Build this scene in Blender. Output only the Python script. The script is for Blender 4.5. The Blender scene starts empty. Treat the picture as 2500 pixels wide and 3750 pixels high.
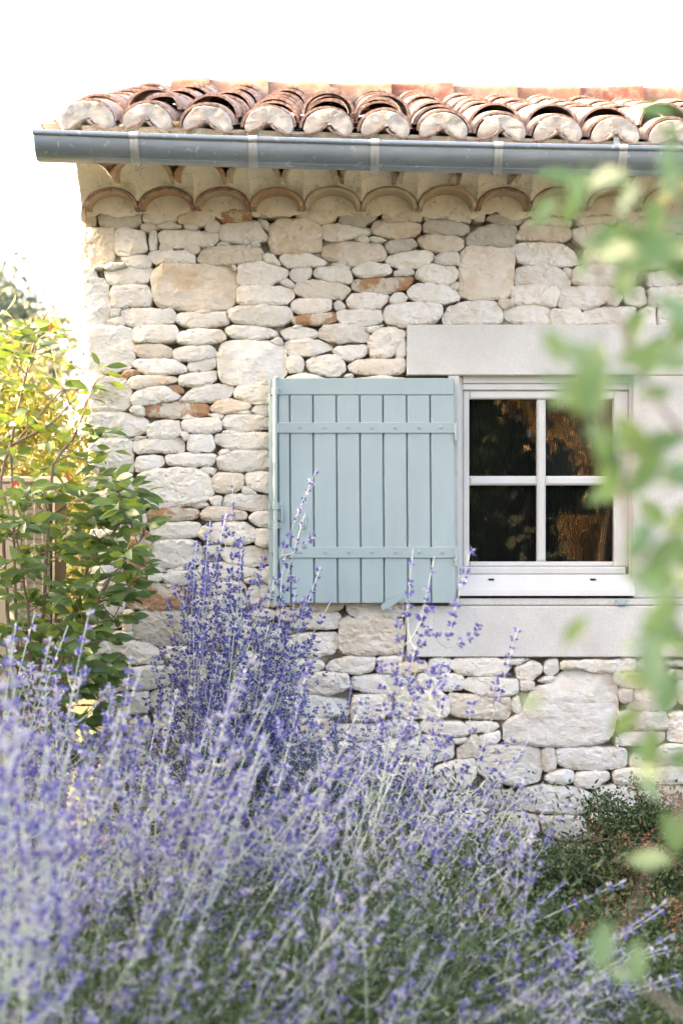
import bpy, bmesh, math, random
import numpy as np
from mathutils import Vector, Matrix, noise, geometry
R = math.radians
random.seed(7)
rng = np.random.default_rng(7)
scene = bpy.context.scene
col = scene.collection

# ------------------------------------------------------------------ camera
CAM_D, CAM_Z, FPX = 7.0, 1.53, 6300.0        # the wall face is the plane y = 0
cd = bpy.data.cameras.new('camera')
cam = bpy.data.objects.new('camera', cd); col.objects.link(cam)
cam.location = (0, -CAM_D, CAM_Z); cam.rotation_euler = (R(90), 0, 0)
cd.sensor_fit = 'VERTICAL'; cd.sensor_height = 36; cd.sensor_width = 24
cd.lens = 36 * FPX / 3750
cd.clip_start = 0.05; cd.clip_end = 2000
cd.dof.use_dof = True; cd.dof.focus_distance = 6.85; cd.dof.aperture_fstop = 3.0
scene.camera = cam
# ------------------------------------------------------------------ light
SUN_EL, SUN_AZ = 17.0, 276.3                  # low sun from the left, a little behind the wall plane
w = bpy.data.worlds.new('World'); scene.world = w; w.use_nodes = True
nt = w.node_tree; bg = nt.nodes['Background']
sky = nt.nodes.new('ShaderNodeTexSky'); sky.sky_type = 'NISHITA'; sky.sun_disc = False
sky.sun_elevation = R(SUN_EL); sky.sun_rotation = R(SUN_AZ)
sky.air_density = 0.35; sky.dust_density = 4.0; sky.ozone_density = 0.6
nt.links.new(sky.outputs[0], bg.inputs[0]); bg.inputs[1].default_value = 0.15
sl = bpy.data.lights.new('sun', 'SUN'); sl.energy = 2.4; sl.angle = R(0.5); sl.color = (1.0, 0.83, 0.62)
so = bpy.data.objects.new('sun', sl); col.objects.link(so)
sd = Vector((math.sin(R(SUN_AZ)) * math.cos(R(SUN_EL)), math.cos(R(SUN_AZ)) * math.cos(R(SUN_EL)), math.sin(R(SUN_EL))))
so.rotation_euler = (-sd).to_track_quat('-Z', 'Y').to_euler(); so.location = sd * 50
vs = scene.view_settings
vs.view_transform = 'Standard'; vs.look = 'None'; vs.gamma = 1; vs.use_curve_mapping = False
vs.exposure = 4.18
vs.use_white_balance = True; vs.white_balance_temperature = 9100   # the camera was balanced for open shade

def P(px, py, d=CAM_D):
    return Vector(((px - 1250) / FPX * d, d - CAM_D, CAM_Z + (1875 - py) / FPX * d))

# ------------------------------------------------------------------ materials
MATS = {}
class N:
    def __init__(s, name):
        s.m = bpy.data.materials.new(name); s.m.use_nodes = True; s.t = s.m.node_tree
        s.b = s.t.nodes['Principled BSDF']; s.out = s.t.nodes['Material Output']; MATS[name] = s.m
        s.tc = None
    def n(s, kind, **kw):
        x = s.t.nodes.new('ShaderNode' + kind)
        for k, v in kw.items():
            if k in x.inputs: x.inputs[k].default_value = v
            else: setattr(x, k, v)
        return x
    def l(s, a, b): s.t.links.new(a, b)
    def co(s):
        if s.tc is None: s.tc = s.n('TexCoord')
        return s.tc.outputs['Object']
    def noise(s, scale, detail=4, rough=0.55, stretch=None):
        x = s.n('TexNoise'); x.inputs['Scale'].default_value = scale
        x.inputs['Detail'].default_value = detail; x.inputs['Roughness'].default_value = rough
        src = s.co()
        if stretch:
            mp = s.n('Mapping'); mp.inputs['Scale'].default_value = stretch; s.l(src, mp.inputs[0]); src = mp.outputs[0]
        s.l(src, x.inputs['Vector']); return x.outputs['Fac']
    def ramp(s, fac, stops):
        r = s.n('ValToRGB'); e = r.color_ramp.elements
        while len(e) < len(stops): e.new(0.5)
        for el, (p, c) in zip(e, stops):
            el.position = p; el.color = (c[0], c[1], c[2], 1) if not isinstance(c, (int, float)) else (c, c, c, 1)
        s.l(fac, r.inputs[0]); return r.outputs[0]
    def mix(s, fac, a, b):
        x = s.n('Mix'); x.data_type = 'RGBA'
        for v, i in ((fac, 0), (a, 6), (b, 7)):
            if isinstance(v, (int, float)): x.inputs[i].default_value = v
            elif isinstance(v, tuple): x.inputs[i].default_value = (*v, 1)
            else: s.l(v, x.inputs[i])
        return x.outputs[2]
    def math(s, op, a, b):
        x = s.n('Math', operation=op)
        for v, i in ((a, 0), (b, 1)):
            if isinstance(v, (int, float)): x.inputs[i].default_value = v
            else: s.l(v, x.inputs[i])
        return x.outputs[0]
    def bump(s, h, strength=0.5, dist=0.01, prev=None):
        x = s.n('Bump'); x.inputs['Strength'].default_value = strength; x.inputs['Distance'].default_value = dist
        s.l(h, x.inputs['Height'])
        if prev is not None: s.l(prev, x.inputs['Normal'])
        s.l(x.outputs[0], s.b.inputs['Normal']); return x.outputs[0]
    def set(s, rough=0.8, spec=0.3, metal=0.0):
        s.b.inputs['Roughness'].default_value = rough; s.b.inputs['Specular IOR Level'].default_value = spec
        s.b.inputs['Metallic'].default_value = metal; return s
    def base(s, c):
        if isinstance(c, tuple): s.b.inputs['Base Color'].default_value = (*c, 1)
        else: s.l(c, s.b.inputs['Base Color'])
        return s
    def rnd(s):
        return s.n('ObjectInfo').outputs['Random']

def stone_mat(name, a, b, c, rust=0.0, rustcol=(0.36, 0.17, 0.075)):
    k = N(name).set(0.9, 0.15)
    big = k.noise(7, 4, 0.6); fine = k.noise(45, 5, 0.7); speck = k.noise(160, 3, 0.7)
    cc = k.ramp(big, [(0.33, a), (0.5, b), (0.68, c)])
    cc = k.mix(k.ramp(fine, [(0.42, 0.0), (0.72, 0.55)]), cc, (a[0] * 0.86, a[1] * 0.80, a[2] * 0.72))
    cc = k.mix(k.ramp(speck, [(0.63, 0.0), (0.76, 0.35)]), cc, (0.30, 0.26, 0.21))
    v = k.ramp(k.rnd(), [(0.0, (0.86, 0.84, 0.81)), (0.45, (1, 0.99, 0.975)), (0.8, (1.0, 0.96, 0.90)), (1.0, (0.90, 0.89, 0.88))])
    mm = k.n('Mix'); mm.data_type = 'RGBA'; mm.blend_type = 'MULTIPLY'; mm.inputs[0].default_value = 1
    k.l(cc, mm.inputs[6]); k.l(v, mm.inputs[7]); cc = mm.outputs[2]
    if rust:
        rn = k.noise(9, 6, 0.68); t = 0.62 - 0.2 * rust
        cc = k.mix(k.ramp(rn, [(t, 0.0), (t + 0.05, 0.85)]), cc, rustcol)
    k.base(cc)
    p = k.bump(k.noise(20, 6, 0.70, (1, 1, 2.1)), 0.50, 0.016)
    p = k.bump(k.noise(75, 4, 0.68, (1, 1, 1.6)), 0.45, 0.005, p)
    k.bump(speck, 0.4, 0.002, p)
    return k.m
WHITE = stone_mat('white limestone', (0.69, 0.645, 0.575), (0.75, 0.73, 0.69), (0.66, 0.59, 0.495))
CREAM = stone_mat('cream limestone', (0.66, 0.57, 0.46), (0.70, 0.64, 0.56), (0.58, 0.45, 0.33))
RUSTY = stone_mat('rust stained limestone', (0.58, 0.50, 0.41), (0.62, 0.57, 0.50), (0.50, 0.36, 0.24), rust=0.75)
GREYS = stone_mat('grey limestone', (0.48, 0.45, 0.40), (0.55, 0.52, 0.47), (0.44, 0.38, 0.30))

k = N('mortar').set(0.95, 0.1)
k.base(k.mix(k.ramp(k.noise(14, 5, 0.65), [(0.35, 0.0), (0.68, 1.0)]), (0.36, 0.33, 0.27), (0.46, 0.41, 0.33)))
p = k.bump(k.noise(60, 5, 0.7), 0.7, 0.01); k.bump(k.noise(220, 2, 0.6), 0.4, 0.003, p); MORTAR = k.m
k = N('cornice mortar').set(0.95, 0.1)
cr = k.n('TexVoronoi', feature='DISTANCE_TO_EDGE'); cr.inputs['Scale'].default_value = 7
nz = k.n('TexNoise'); nz.inputs['Scale'].default_value = 9; nz.inputs['Detail'].default_value = 5; k.l(k.co(), nz.inputs['Vector'])
va = k.n('VectorMath', operation='MULTIPLY_ADD'); k.l(nz.outputs['Color'], va.inputs[0]); va.inputs[1].default_value = (0.35, 0.35, 0.35); k.l(k.co(), va.inputs[2])
k.l(va.outputs[0], cr.inputs['Vector'])
crack = k.ramp(cr.outputs['Distance'], [(0.0, 0.0), (0.012, 1.0)])
cm = k.mix(k.ramp(k.noise(10, 5, 0.6), [(0.35, 0.0), (0.68, 1.0)]), (0.66, 0.59, 0.485), (0.74, 0.68, 0.58))
k.base(k.mix(crack, (0.38, 0.31, 0.23), cm))
p = k.bump(k.noise(50, 5, 0.65), 0.5, 0.006); k.bump(crack, 0.5, 0.003, p); CMORT = k.m
k = N('white lime mortar').set(0.95, 0.1)
k.base(k.mix(k.ramp(k.noise(25, 6, 0.7), [(0.4, 0.0), (0.62, 1.0)]), (0.40, 0.36, 0.31), (0.55, 0.505, 0.445)))
p = k.bump(k.noise(38, 6, 0.72), 0.5, 0.012); k.bump(k.noise(140, 3, 0.7), 0.6, 0.005, p); PLUG = k.m
k = N('smooth cut limestone').set(0.88, 0.15)
k.base(k.mix(k.ramp(k.noise(180, 3, 0.7), [(0.45, 0.0), (0.68, 0.55)]), k.mix(k.ramp(k.noise(3.2, 6, 0.68), [(0.35, 0.0), (0.65, 1.0)]), (0.55, 0.525, 0.48), (0.645, 0.625, 0.585)), (0.42, 0.39, 0.34)))
p = k.bump(k.noise(170, 4, 0.75), 0.55, 0.003); k.bump(k.noise(16, 5, 0.6), 0.35, 0.006, p); CUT = k.m

def tile_mat(name, stops, lichen=0.35):
    k = N(name).set(0.82, 0.2)
    c = k.ramp(k.rnd(), stops)
    c = k.mix(k.ramp(k.noise(16, 6, 0.68), [(0.45, 0.0), (0.72, 0.75)]), c, (0.50, 0.42, 0.34))
    c = k.mix(k.ramp(k.noise(60, 4, 0.7), [(0.56, 0.0), (0.7, lichen)]), c, (0.17, 0.13, 0.10))
    k.base(c); p = k.bump(k.noise(40, 5, 0.6), 0.4, 0.004); k.bump(k.noise(200, 2, 0.6), 0.3, 0.0015, p); return k.m
TILE = tile_mat('aged terracotta', [(0.0, (0.29, 0.215, 0.185)), (0.3, (0.34, 0.29, 0.255)), (0.55, (0.40, 0.36, 0.32)), (0.8, (0.26, 0.17, 0.14)), (1.0, (0.33, 0.27, 0.235))])
RIDGE = tile_mat('ridge terracotta', [(0.0, (0.32, 0.15, 0.105)), (0.4, (0.38, 0.23, 0.165)), (0.7, (0.27, 0.10, 0.07)), (1.0, (0.38, 0.25, 0.18))], 0.1)
TEDGE = N('broken terracotta edge').set(0.9, 0.15); k = TEDGE
k.base(k.mix(k.ramp(k.noise(40, 4, 0.7), [(0.42, 0.0), (0.62, 1.0)]), (0.25, 0.125, 0.092), (0.40, 0.30, 0.25))); k.bump(k.noise(70, 4), 0.5, 0.005); TEDGE = k.m
CTILE = tile_mat('cornice terracotta', [(0.0, (0.48, 0.40, 0.29)), (0.6, (0.46, 0.36, 0.25)), (0.85, (0.42, 0.24, 0.15)), (1.0, (0.46, 0.36, 0.26))], 0.15)

k = N('weathered zinc').set(0.5, 0.5, 0.75)
sp = k.ramp(k.noise(38, 2, 0.4), [(0.66, 0.0), (0.72, 0.8)])
zc = k.mix(k.ramp(k.noise(6, 5, 0.7, (0.5, 1, 2)), [(0.35, 0.0), (0.68, 1.0)]), (0.25, 0.30, 0.345), (0.36, 0.40, 0.435))
k.base(k.mix(sp, zc, (0.5, 0.54, 0.56)))
k.l(k.ramp(k.noise(12, 5, 0.7), [(0.3, 0.40), (0.7, 0.62)]), k.b.inputs['Roughness']); k.bump(k.noise(9, 3), 0.12, 0.01); ZINC = k.m
k = N('galvanised steel').set(0.5, 0.5, 0.7)
k.base(k.mix(k.noise(30, 4), (0.42, 0.43, 0.42), (0.60, 0.61, 0.60))); GALV = k.m

def paint(name, c, rough=0.5, bump=0.15):
    k = N(name).set(rough, 0.35)
    k.base(k.mix(k.ramp(k.noise(5, 5, 0.65, (1, 1, 0.25)), [(0.3, 0.0), (0.7, 1.0)]), tuple(x * 0.90 for x in c), tuple(min(1, x * 1.05) for x in c)))
    p = k.bump(k.noise(60, 4, 0.6, (1, 1, 0.08)), bump, 0.003); return k.m
BLUE = paint('blue grey shutter paint', (0.318, 0.402, 0.402), 0.55, 0.25)
BLUEM = paint('blue grey painted iron', (0.312, 0.395, 0.396), 0.42, 0.1)
WPAINT = paint('white window paint', (0.60, 0.585, 0.55), 0.4, 0.08)
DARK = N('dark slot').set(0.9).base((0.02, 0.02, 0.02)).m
INT = N('dim room plaster').set(0.9).base((0.13, 0.115, 0.10)).m
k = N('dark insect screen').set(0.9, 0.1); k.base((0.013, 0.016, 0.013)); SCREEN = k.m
k = N('window glass')
tr = k.n('BsdfTransparent'); gl = k.n('BsdfGlossy'); gl.inputs['Roughness'].default_value = 0.0
fr = k.n('Fresnel'); fr.inputs['IOR'].default_value = 1.62
mx = k.n('MixShader'); k.l(fr.outputs[0], mx.inputs[0]); k.l(tr.outputs[0], mx.inputs[1]); k.l(gl.outputs[0], mx.inputs[2]); k.l(mx.outputs[0], k.out.inputs[0])
GLASS = k.m

def leaf_mat(name, stops, trans, tamt=0.4, rough=0.45, scale=None, spec=0.4):
    k = N(name).set(rough, spec)
    f = k.noise(scale, 3) if scale else k.rnd()
    c = k.ramp(f, stops)
    k.base(c)
    tl = k.n('BsdfTranslucent')
    if isinstance(trans, tuple): tl.inputs[0].default_value = (*trans, 1)
    else: k.l(c, tl.inputs[0])
    mx = k.n('MixShader'); mx.inputs[0].default_value = tamt
    k.l(k.b.outputs[0], mx.inputs[1]); k.l(tl.outputs[0], mx.inputs[2]); k.l(mx.outputs[0], k.out.inputs[0])
    return k.m
def bark(name, c1, c2):
    k = N(name).set(0.85, 0.2); k.base(k.mix(k.noise(40, 4), c1, c2)); k.bump(k.noise(60, 4), 0.5, 0.004); return k.m
LEAF = leaf_mat('shrub leaf', [(0, (0.038, 0.092, 0.032)), (0.5, (0.065, 0.138, 0.048)), (0.85, (0.095, 0.17, 0.055)), (1, (0.15, 0.20, 0.055))], (0.17, 0.25, 0.035), 0.34, 0.40)
LEAFY = leaf_mat('sunlit yellow leaf', [(0.25, (0.045, 0.075, 0.014)), (0.5, (0.085, 0.10, 0.018)), (0.72, (0.14, 0.105, 0.022)), (1, (0.12, 0.065, 0.02))], None, 0.5, 0.45, 5)
LEAFR = leaf_mat('young red leaf', [(0, (0.30, 0.07, 0.04)), (1, (0.38, 0.13, 0.06))], None, 0.4)
LEAFF = leaf_mat('near leaf', [(0, (0.050, 0.115, 0.035)), (0.45, (0.085, 0.165, 0.070)), (0.8, (0.13, 0.21, 0.12)), (1, (0.14, 0.21, 0.045))], (0.15, 0.26, 0.07), 0.35, 0.35, None, 0.5)
LEAFO = leaf_mat('turning orange leaf', [(0, (0.34, 0.30, 0.08)), (1, (0.42, 0.26, 0.08))], None, 0.4)
BARK = bark('purple brown twig', (0.14, 0.085, 0.065), (0.24, 0.17, 0.13))
BARKG = bark('grey twig', (0.22, 0.18, 0.15), (0.34, 0.28, 0.25))
VIOLET = leaf_mat('violet petal', [(0.3, (0.075, 0.078, 0.29)), (0.5, (0.125, 0.125, 0.38)), (0.7, (0.19, 0.185, 0.46))], None, 0.35, 0.7, 60, 0.1)
CALYX = leaf_mat('grey lavender calyx', [(0.3, (0.34, 0.335, 0.45)), (0.7, (0.50, 0.49, 0.55))], None, 0.3, 0.8, 40, 0.1)
SAGESTEM = N('powdery sage stem').set(0.8, 0.15).base((0.42, 0.48, 0.42)).m
SAGELEAF = leaf_mat('grey green sage leaf', [(0.3, (0.085, 0.125, 0.065)), (0.55, (0.14, 0.19, 0.12)), (0.75, (0.22, 0.28, 0.21))], None, 0.3, 0.7, 6, 0.15)
SAGEGREEN = leaf_mat('deep green sage leaf', [(0.3, (0.028, 0.055, 0.018)), (0.7, (0.075, 0.115, 0.045))], None, 0.3, 0.6, 7, 0.15)
COTO = leaf_mat('tiny dark green leaf', [(0.3, (0.022, 0.050, 0.018)), (0.55, (0.042, 0.085, 0.028)), (0.8, (0.075, 0.12, 0.042))], None, 0.25, 0.4, 9)
COTOR = leaf_mat('tiny bronze leaf', [(0.3, (0.13, 0.055, 0.03)), (0.7, (0.24, 0.105, 0.06))], None, 0.3, 0.5, 9)
BERRY = N('red berry').set(0.3, 0.5).base((0.30, 0.035, 0.025)).m
HEDGE = leaf_mat('hedge leaf', [(0.3, (0.022, 0.042, 0.016)), (0.7, (0.05, 0.075, 0.024))], None, 0.3, 0.5, 1.5)
AUTUMN = leaf_mat('autumn leaf', [(0.3, (0.12, 0.085, 0.03)), (0.5, (0.38, 0.22, 0.08)), (0.72, (0.30, 0.24, 0.07))], None, 0.3, 0.6, 0.9)
FARLEAF = leaf_mat('distant olive leaf', [(0.3, (0.11, 0.13, 0.07)), (0.7, (0.20, 0.19, 0.10))], None, 0.3, 0.7, 1.2)
FARBLUE = leaf_mat('distant pine needle', [(0.3, (0.06, 0.09, 0.07)), (0.7, (0.10, 0.13, 0.10))], None, 0.2, 0.7, 0.8)
BEIGE = paint('beige enamel', (0.56, 0.45, 0.34), 0.45, 0.03)
FIN = N('beige condenser fin').set(0.6).base((0.40, 0.31, 0.23)).m
WIRE = N('cream guard wire').set(0.5).base((0.66, 0.56, 0.45)).m
k = N('garden soil and lawn').set(0.95, 0.1)
k.base(k.mix(k.ramp(k.noise(1.2, 6, 0.6), [(0.4, 0.0), (0.6, 1.0)]), (0.10, 0.085, 0.055), (0.075, 0.10, 0.035))); k.bump(k.noise(30, 5), 0.8, 0.03); GROUND = k.m

k = N('pale bounce gravel').set(0.95, 0.1)
k.base(k.mix(k.ramp(k.noise(60, 4, 0.7), [(0.35, 0.0), (0.65, 1.0)]), (0.36, 0.32, 0.26), (0.52, 0.48, 0.41))); k.bump(k.noise(90, 3), 0.8, 0.02); BOUNCE_GRAVEL = k.m

# ------------------------------------------------------------------ helpers
class MB:
    """collects geometry, links it as one mesh object"""
    def __init__(s): s.v = []; s.f = []; s.mi = []; s.mats = []
    def m(s, mat):
        if mat not in s.mats: s.mats.append(mat)
        return s.mats.index(mat)
    def add(s, vs_, fs_, mat):
        o = len(s.v); i = s.m(mat); s.v.extend([tuple(x) for x in vs_])
        for f in fs_: s.f.append(tuple(o + q for q in f)); s.mi.append(i)
    def box(s, x0, x1, y0, y1, z0, z1, mat, ch=0.0):
        """box; ch chamfers the four edges round the front (-y) face"""
        if ch:
            vs_ = [(x0, y1, z0), (x1, y1, z0), (x1, y1, z1), (x0, y1, z1), (x0, y0 + ch, z0), (x1, y0 + ch, z0), (x1, y0 + ch, z1), (x0, y0 + ch, z1),
                   (x0 + ch, y0, z0 + ch), (x1 - ch, y0, z0 + ch), (x1 - ch, y0, z1 - ch), (x0 + ch, y0, z1 - ch)]
            fs_ = [(0, 3, 2, 1), (8, 9, 10, 11)]
            for a in range(4):
                b = (a + 1) % 4; fs_ += [(a, b, 4 + b, 4 + a), (4 + a, 4 + b, 8 + b, 8 + a)]
        else:
            vs_ = [(x, y, z) for z in (z0, z1) for y in (y0, y1) for x in (x0, x1)]
            fs_ = [(0, 2, 3, 1), (4, 5, 7, 6), (0, 1, 5, 4), (2, 6, 7, 3), (0, 4, 6, 2), (1, 3, 7, 5)]
        s.add(vs_, fs_, mat)
    def tube(s, pts, rad, mat, seg=6, cap=True):
        pts = [Vector(p) for p in pts]
        if isinstance(rad, (int, float)): rad = [rad] * len(pts)
        vs_, fs_ = [], []; up = Vector((0.13, 0.37, 0.92)).normalized()
        for i, p in enumerate(pts):
            t = (pts[min(i + 1, len(pts) - 1)] - pts[max(i - 1, 0)]).normalized()
            a = t.cross(up)
            if a.length < 1e-3: a = t.cross(Vector((1, 0, 0)))
            a.normalize(); b = t.cross(a)
            for j in range(seg):
                q = 2 * math.pi * j / seg; vs_.append(p + (a * math.cos(q) + b * math.sin(q)) * rad[i])
        for i in range(len(pts) - 1):
            for j in range(seg):
                j2 = (j + 1) % seg; fs_.append((i * seg + j, i * seg + j2, (i + 1) * seg + j2, (i + 1) * seg + j))
        if cap: fs_ += [tuple(reversed(range(seg))), tuple(range((len(pts) - 1) * seg, len(pts) * seg))]
        s.add(vs_, fs_, mat)
    def build(s, name, parent=None, smooth=False, autosmooth=None):
        me = bpy.data.meshes.new(name); me.from_pydata(s.v, [], s.f)
        for m_ in s.mats: me.materials.append(m_)
        me.polygons.foreach_set('material_index', s.mi)
        if smooth: me.polygons.foreach_set('use_smooth', [True] * len(s.f))
        bm = bmesh.new(); bm.from_mesh(me); bmesh.ops.recalc_face_normals(bm, faces=bm.faces); bm.to_mesh(me); bm.free()
        me.update()
        if autosmooth: me.set_sharp_from_angle(angle=R(autosmooth))
        return link(name, me, parent)
def link(name, me, parent=None):
    o = bpy.data.objects.new(name, me); col.objects.link(o)
    if parent is not None:
        o.parent = parent
        if parent.name in OFFS: o.matrix_parent_inverse = Matrix.Translation(-OFFS[parent.name])
    return o
OFFS = {}
def thing(name, label, cat, loc=(0, 0, 0), group=None):
    o = bpy.data.objects.new(name, None); col.objects.link(o); o.location = loc; o.empty_display_size = 0.1
    OFFS[o.name] = Vector(loc)
    o['label'] = label; o['category'] = cat
    if group: o['group'] = group
    return o
def fbm(x, y, z, oc=3):
    return noise.fractal(Vector((x, y, z)), 0.6, 2.0, oc)

def cloud_mesh(name, pos, nrm_jit, length, width, mats, midx=None, updir=None, fold=0.25):
    """many small folded leaf faces (four corners, two triangles each side of the rib) as one mesh"""
    n = len(pos); d = rng.normal(size=(n, 3)) * nrm_jit
    if updir is not None: d += updir
    d /= np.linalg.norm(d, axis=1)[:, None] + 1e-9
    a = rng.normal(size=(n, 3)); a -= d * np.sum(a * d, axis=1)[:, None]; a /= np.linalg.norm(a, axis=1)[:, None] + 1e-9
    c = np.cross(d, a)
    L = (length * rng.uniform(0.7, 1.2, n))[:, None]; W = (width * rng.uniform(0.75, 1.2, n))[:, None]
    v = np.empty((n, 4, 3)); v[:, 0] = pos; v[:, 2] = pos + d * L
    mid = pos + d * L * 0.5; v[:, 1] = mid + a * W * 0.5 + c * W * fold; v[:, 3] = mid - a * W * 0.5 + c * W * fold
    me = bpy.data.meshes.new(name); me.vertices.add(n * 4); me.vertices.foreach_set('co', v.reshape(-1))
    idx = np.arange(n)[:, None] * 4
    tri = np.concatenate([idx + [0, 1, 2], idx + [0, 2, 3]], axis=1).reshape(-1)
    me.loops.add(n * 6); me.loops.foreach_set('vertex_index', tri.astype(np.int32))
    me.polygons.add(n * 2); me.polygons.foreach_set('loop_start', np.arange(0, n * 6, 3, dtype=np.int32))
    for m_ in mats: me.materials.append(m_)
    if midx is not None: me.polygons.foreach_set('material_index', np.repeat(midx, 2).astype(np.int32))
    me.update(calc_edges=True); me.validate(); return me
def clumps(n, c, rad, nclump=30, cr=0.22, shell=0.55):
    """leaf positions: clumps scattered through an ellipsoid, mostly near its skin"""
    u = rng.normal(size=(nclump, 3)); u /= np.linalg.norm(u, axis=1)[:, None]
    r = shell + (1 - shell) * rng.random(nclump) ** 0.6
    cc = u * r[:, None]; pick = rng.integers(0, nclump, n)
    p = cc[pick] + rng.normal(size=(n, 3)) * cr * rng.uniform(0.5, 1.3, nclump)[pick][:, None]
    return np.array(c) + p * np.array(rad)
# ------------------------------------------------------------------ large structure
g = MB(); S = 600
vs_, fs_ = [], []
xs = [-S, -60, -12, -6, -4, -3, -2, -1, 0, 1, 2, 3, 4, 6, 12, 60, S]; ys = [-S, -60, -30, -15, -8, -6, -5, -4, -3, -2, -1, 0, 4, 10, 30, 60, S]
for y in ys:
    for x in xs: vs_.append((x, y, 0.04 * fbm(x * 0.7, y * 0.7, 0) if abs(x) < 20 and abs(y) < 20 else 0))
for j in range(len(ys) - 1):
    for i in range(len(xs) - 1):
        q = j * len(xs) + i; fs_.append((q, q + 1, q + 1 + len(xs), q + len(xs)))
g.add(vs_, fs_, GROUND); go = g.build('ground', smooth=True); go['kind'] = 'structure'; go['label'] = 'garden soil and rough lawn round the house'

g = MB(); g.box(-7.4, 14, -13.5, -4.9, -.1, .06, BOUNCE_GRAVEL); gp_ = g.build('bounce_gravel'); gp_['kind'] = 'structure'; gp_['label'] = 'pale bounce gravel added out of view to lift light under the eave'  # unseen pale ground, added to bounce soft fill onto cornice and undersides
house = thing('stone_house', 'white rubble stone house with terracotta tiled roof and blue shutter', 'house')
WX0, WX1 = 330, 2900                              # wall extent in pixels of the wall plane

# traced stones: outline points read off the photograph, per crop (origin x, origin y, scale)
T = {}
T['A'] = (280, 700, 1.96, """
c 40,110 135,108 140,245 45,255; g 160,150 230,145 465,150 460,235 400,260 270,265 165,245; w 485,125 570,120 725,150 725,215 600,230 485,220;
c 735,180 800,150 860,125 985,135 1000,180 980,220 890,250 740,235; r 1005,160 1050,140 1250,130 1265,165 1250,205 1040,225 1015,195;
g 1270,105 1530,110 1545,165 1500,190 1300,185 1270,165; c 450,250 475,235 585,235 590,270 490,288; w 592,240 650,220 690,225 755,250 740,268 600,265;
w 785,238 880,258 870,275 785,275; w 925,260 960,220 1025,215 1025,285 985,292 930,290; c 22,262 270,268 278,350 270,500 200,530 45,552 30,400;
w 285,270 340,262 485,285 505,420 480,440 370,465 290,455 270,400; w 525,290 575,285 572,425 525,425; w 585,310 630,275 1015,290 1020,325 985,400 900,405 850,385 720,415 600,370;
w 600,395 620,375 695,412 690,425 605,425; w 760,412 800,395 870,390 890,435 860,445; w 525,440 560,430 800,430 850,470 862,520 800,525 640,515 580,525 535,490;
c 870,490 900,430 940,410 1210,385 1330,410 1340,500 1150,525 1060,530 890,510; w 1025,245 1060,230 1280,210 1310,235 1370,320 1370,350 1290,370 1190,375 1060,362 1022,340;
w 1010,375 1050,363 1110,380 1080,395 1015,398; w 1235,378 1300,370 1330,400 1290,395; w 1300,200 1380,220 1382,290 1340,255; w 1340,450 1400,445 1460,520 1440,535 1345,500;
w 325,480 350,465 520,462 540,540 480,555 360,548; w 130,540 195,535 190,560 140,562; w 200,540 260,518 345,520 345,550 210,568;
w 42,560 135,560 150,630 205,640 232,700 230,760 255,850 240,930 200,960 60,965 48,700; w 195,580 240,565 540,550 555,580 540,630 500,655 260,675 215,640;
w 245,700 270,675 500,675 525,700 540,770 530,820 270,840 245,790; c 560,560 620,520 1090,540 1130,570 1150,640 1150,780 1090,850 870,860 590,830 545,780 540,640;
w 1095,530 1130,525 1155,550 1140,580; w 1160,530 1220,505 1360,510 1510,560 1525,600 1480,640 1380,670 1170,675 1160,650; w 1155,700 1190,680 1520,685 1560,720 1555,780 1480,815 1200,815 1150,790;
w 1450,655 1520,635 1558,670 1555,690; w 325,860 400,840 680,845 705,880 700,940 600,960 390,970 345,945 320,900; w 245,885 260,845 310,845 312,890 240,905; w 212,930 320,895 350,955 260,968;
w 710,890 750,870 1075,865 1090,900 1085,955 900,980 780,970 705,935; w 1090,860 1150,825 1500,825 1545,850 1545,920 1500,960 1400,970 1130,945 1090,900; w 870,870 920,858 950,862 945,880 870,880;
w 62,985 110,968 340,970 405,1000 400,1060 410,1140 420,1210 370,1280 230,1305 78,1290; w 405,995 440,970 710,965 735,1010 720,1070 650,1085 420,1085; w 720,1070 750,1010 830,992 1030,995 1078,1050 1040,1080 850,1105 740,1095;
w 1060,990 1120,965 1250,965 1400,990 1460,1030 1440,1045 1280,1070 1100,1045; c 415,1120 450,1100 600,1095 690,1140 690,1195 600,1195 440,1190 415,1150; w 695,1150 740,1120 960,1105 1005,1145 1000,1185 850,1215 740,1222 700,1190;
w 800,1225 1000,1190 1002,1270 900,1290 800,1295; w 395,1240 430,1205 720,1210 790,1270 785,1300 700,1310 520,1320 480,1305; w 1040,1095 1120,1075 1380,1080 1500,1110 1505,1220 1500,1330 1380,1388 1060,1385 1020,1320 1012,1190;
w 1385,1080 1460,1050 1495,1105 1440,1105; r 320,1325 360,1290 440,1285 460,1305 400,1330 360,1345; c 380,1360 400,1330 560,1325 720,1335 725,1370 640,1390 540,1400 460,1420 390,1415;
w 730,1350 760,1320 1000,1290 1005,1350 950,1385 850,1402 745,1402; w 395,1480 430,1430 640,1400 755,1480 700,1500 560,1525 470,1535 400,1530; r 655,1395 740,1400 785,1440 750,1450 690,1430;
w 735,1500 830,1415 970,1385 1130,1390 1115,1470 1050,1505 900,1520 750,1515; w 1130,1480 1150,1400 1390,1392 1410,1530 1280,1530 1190,1500""")
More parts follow.
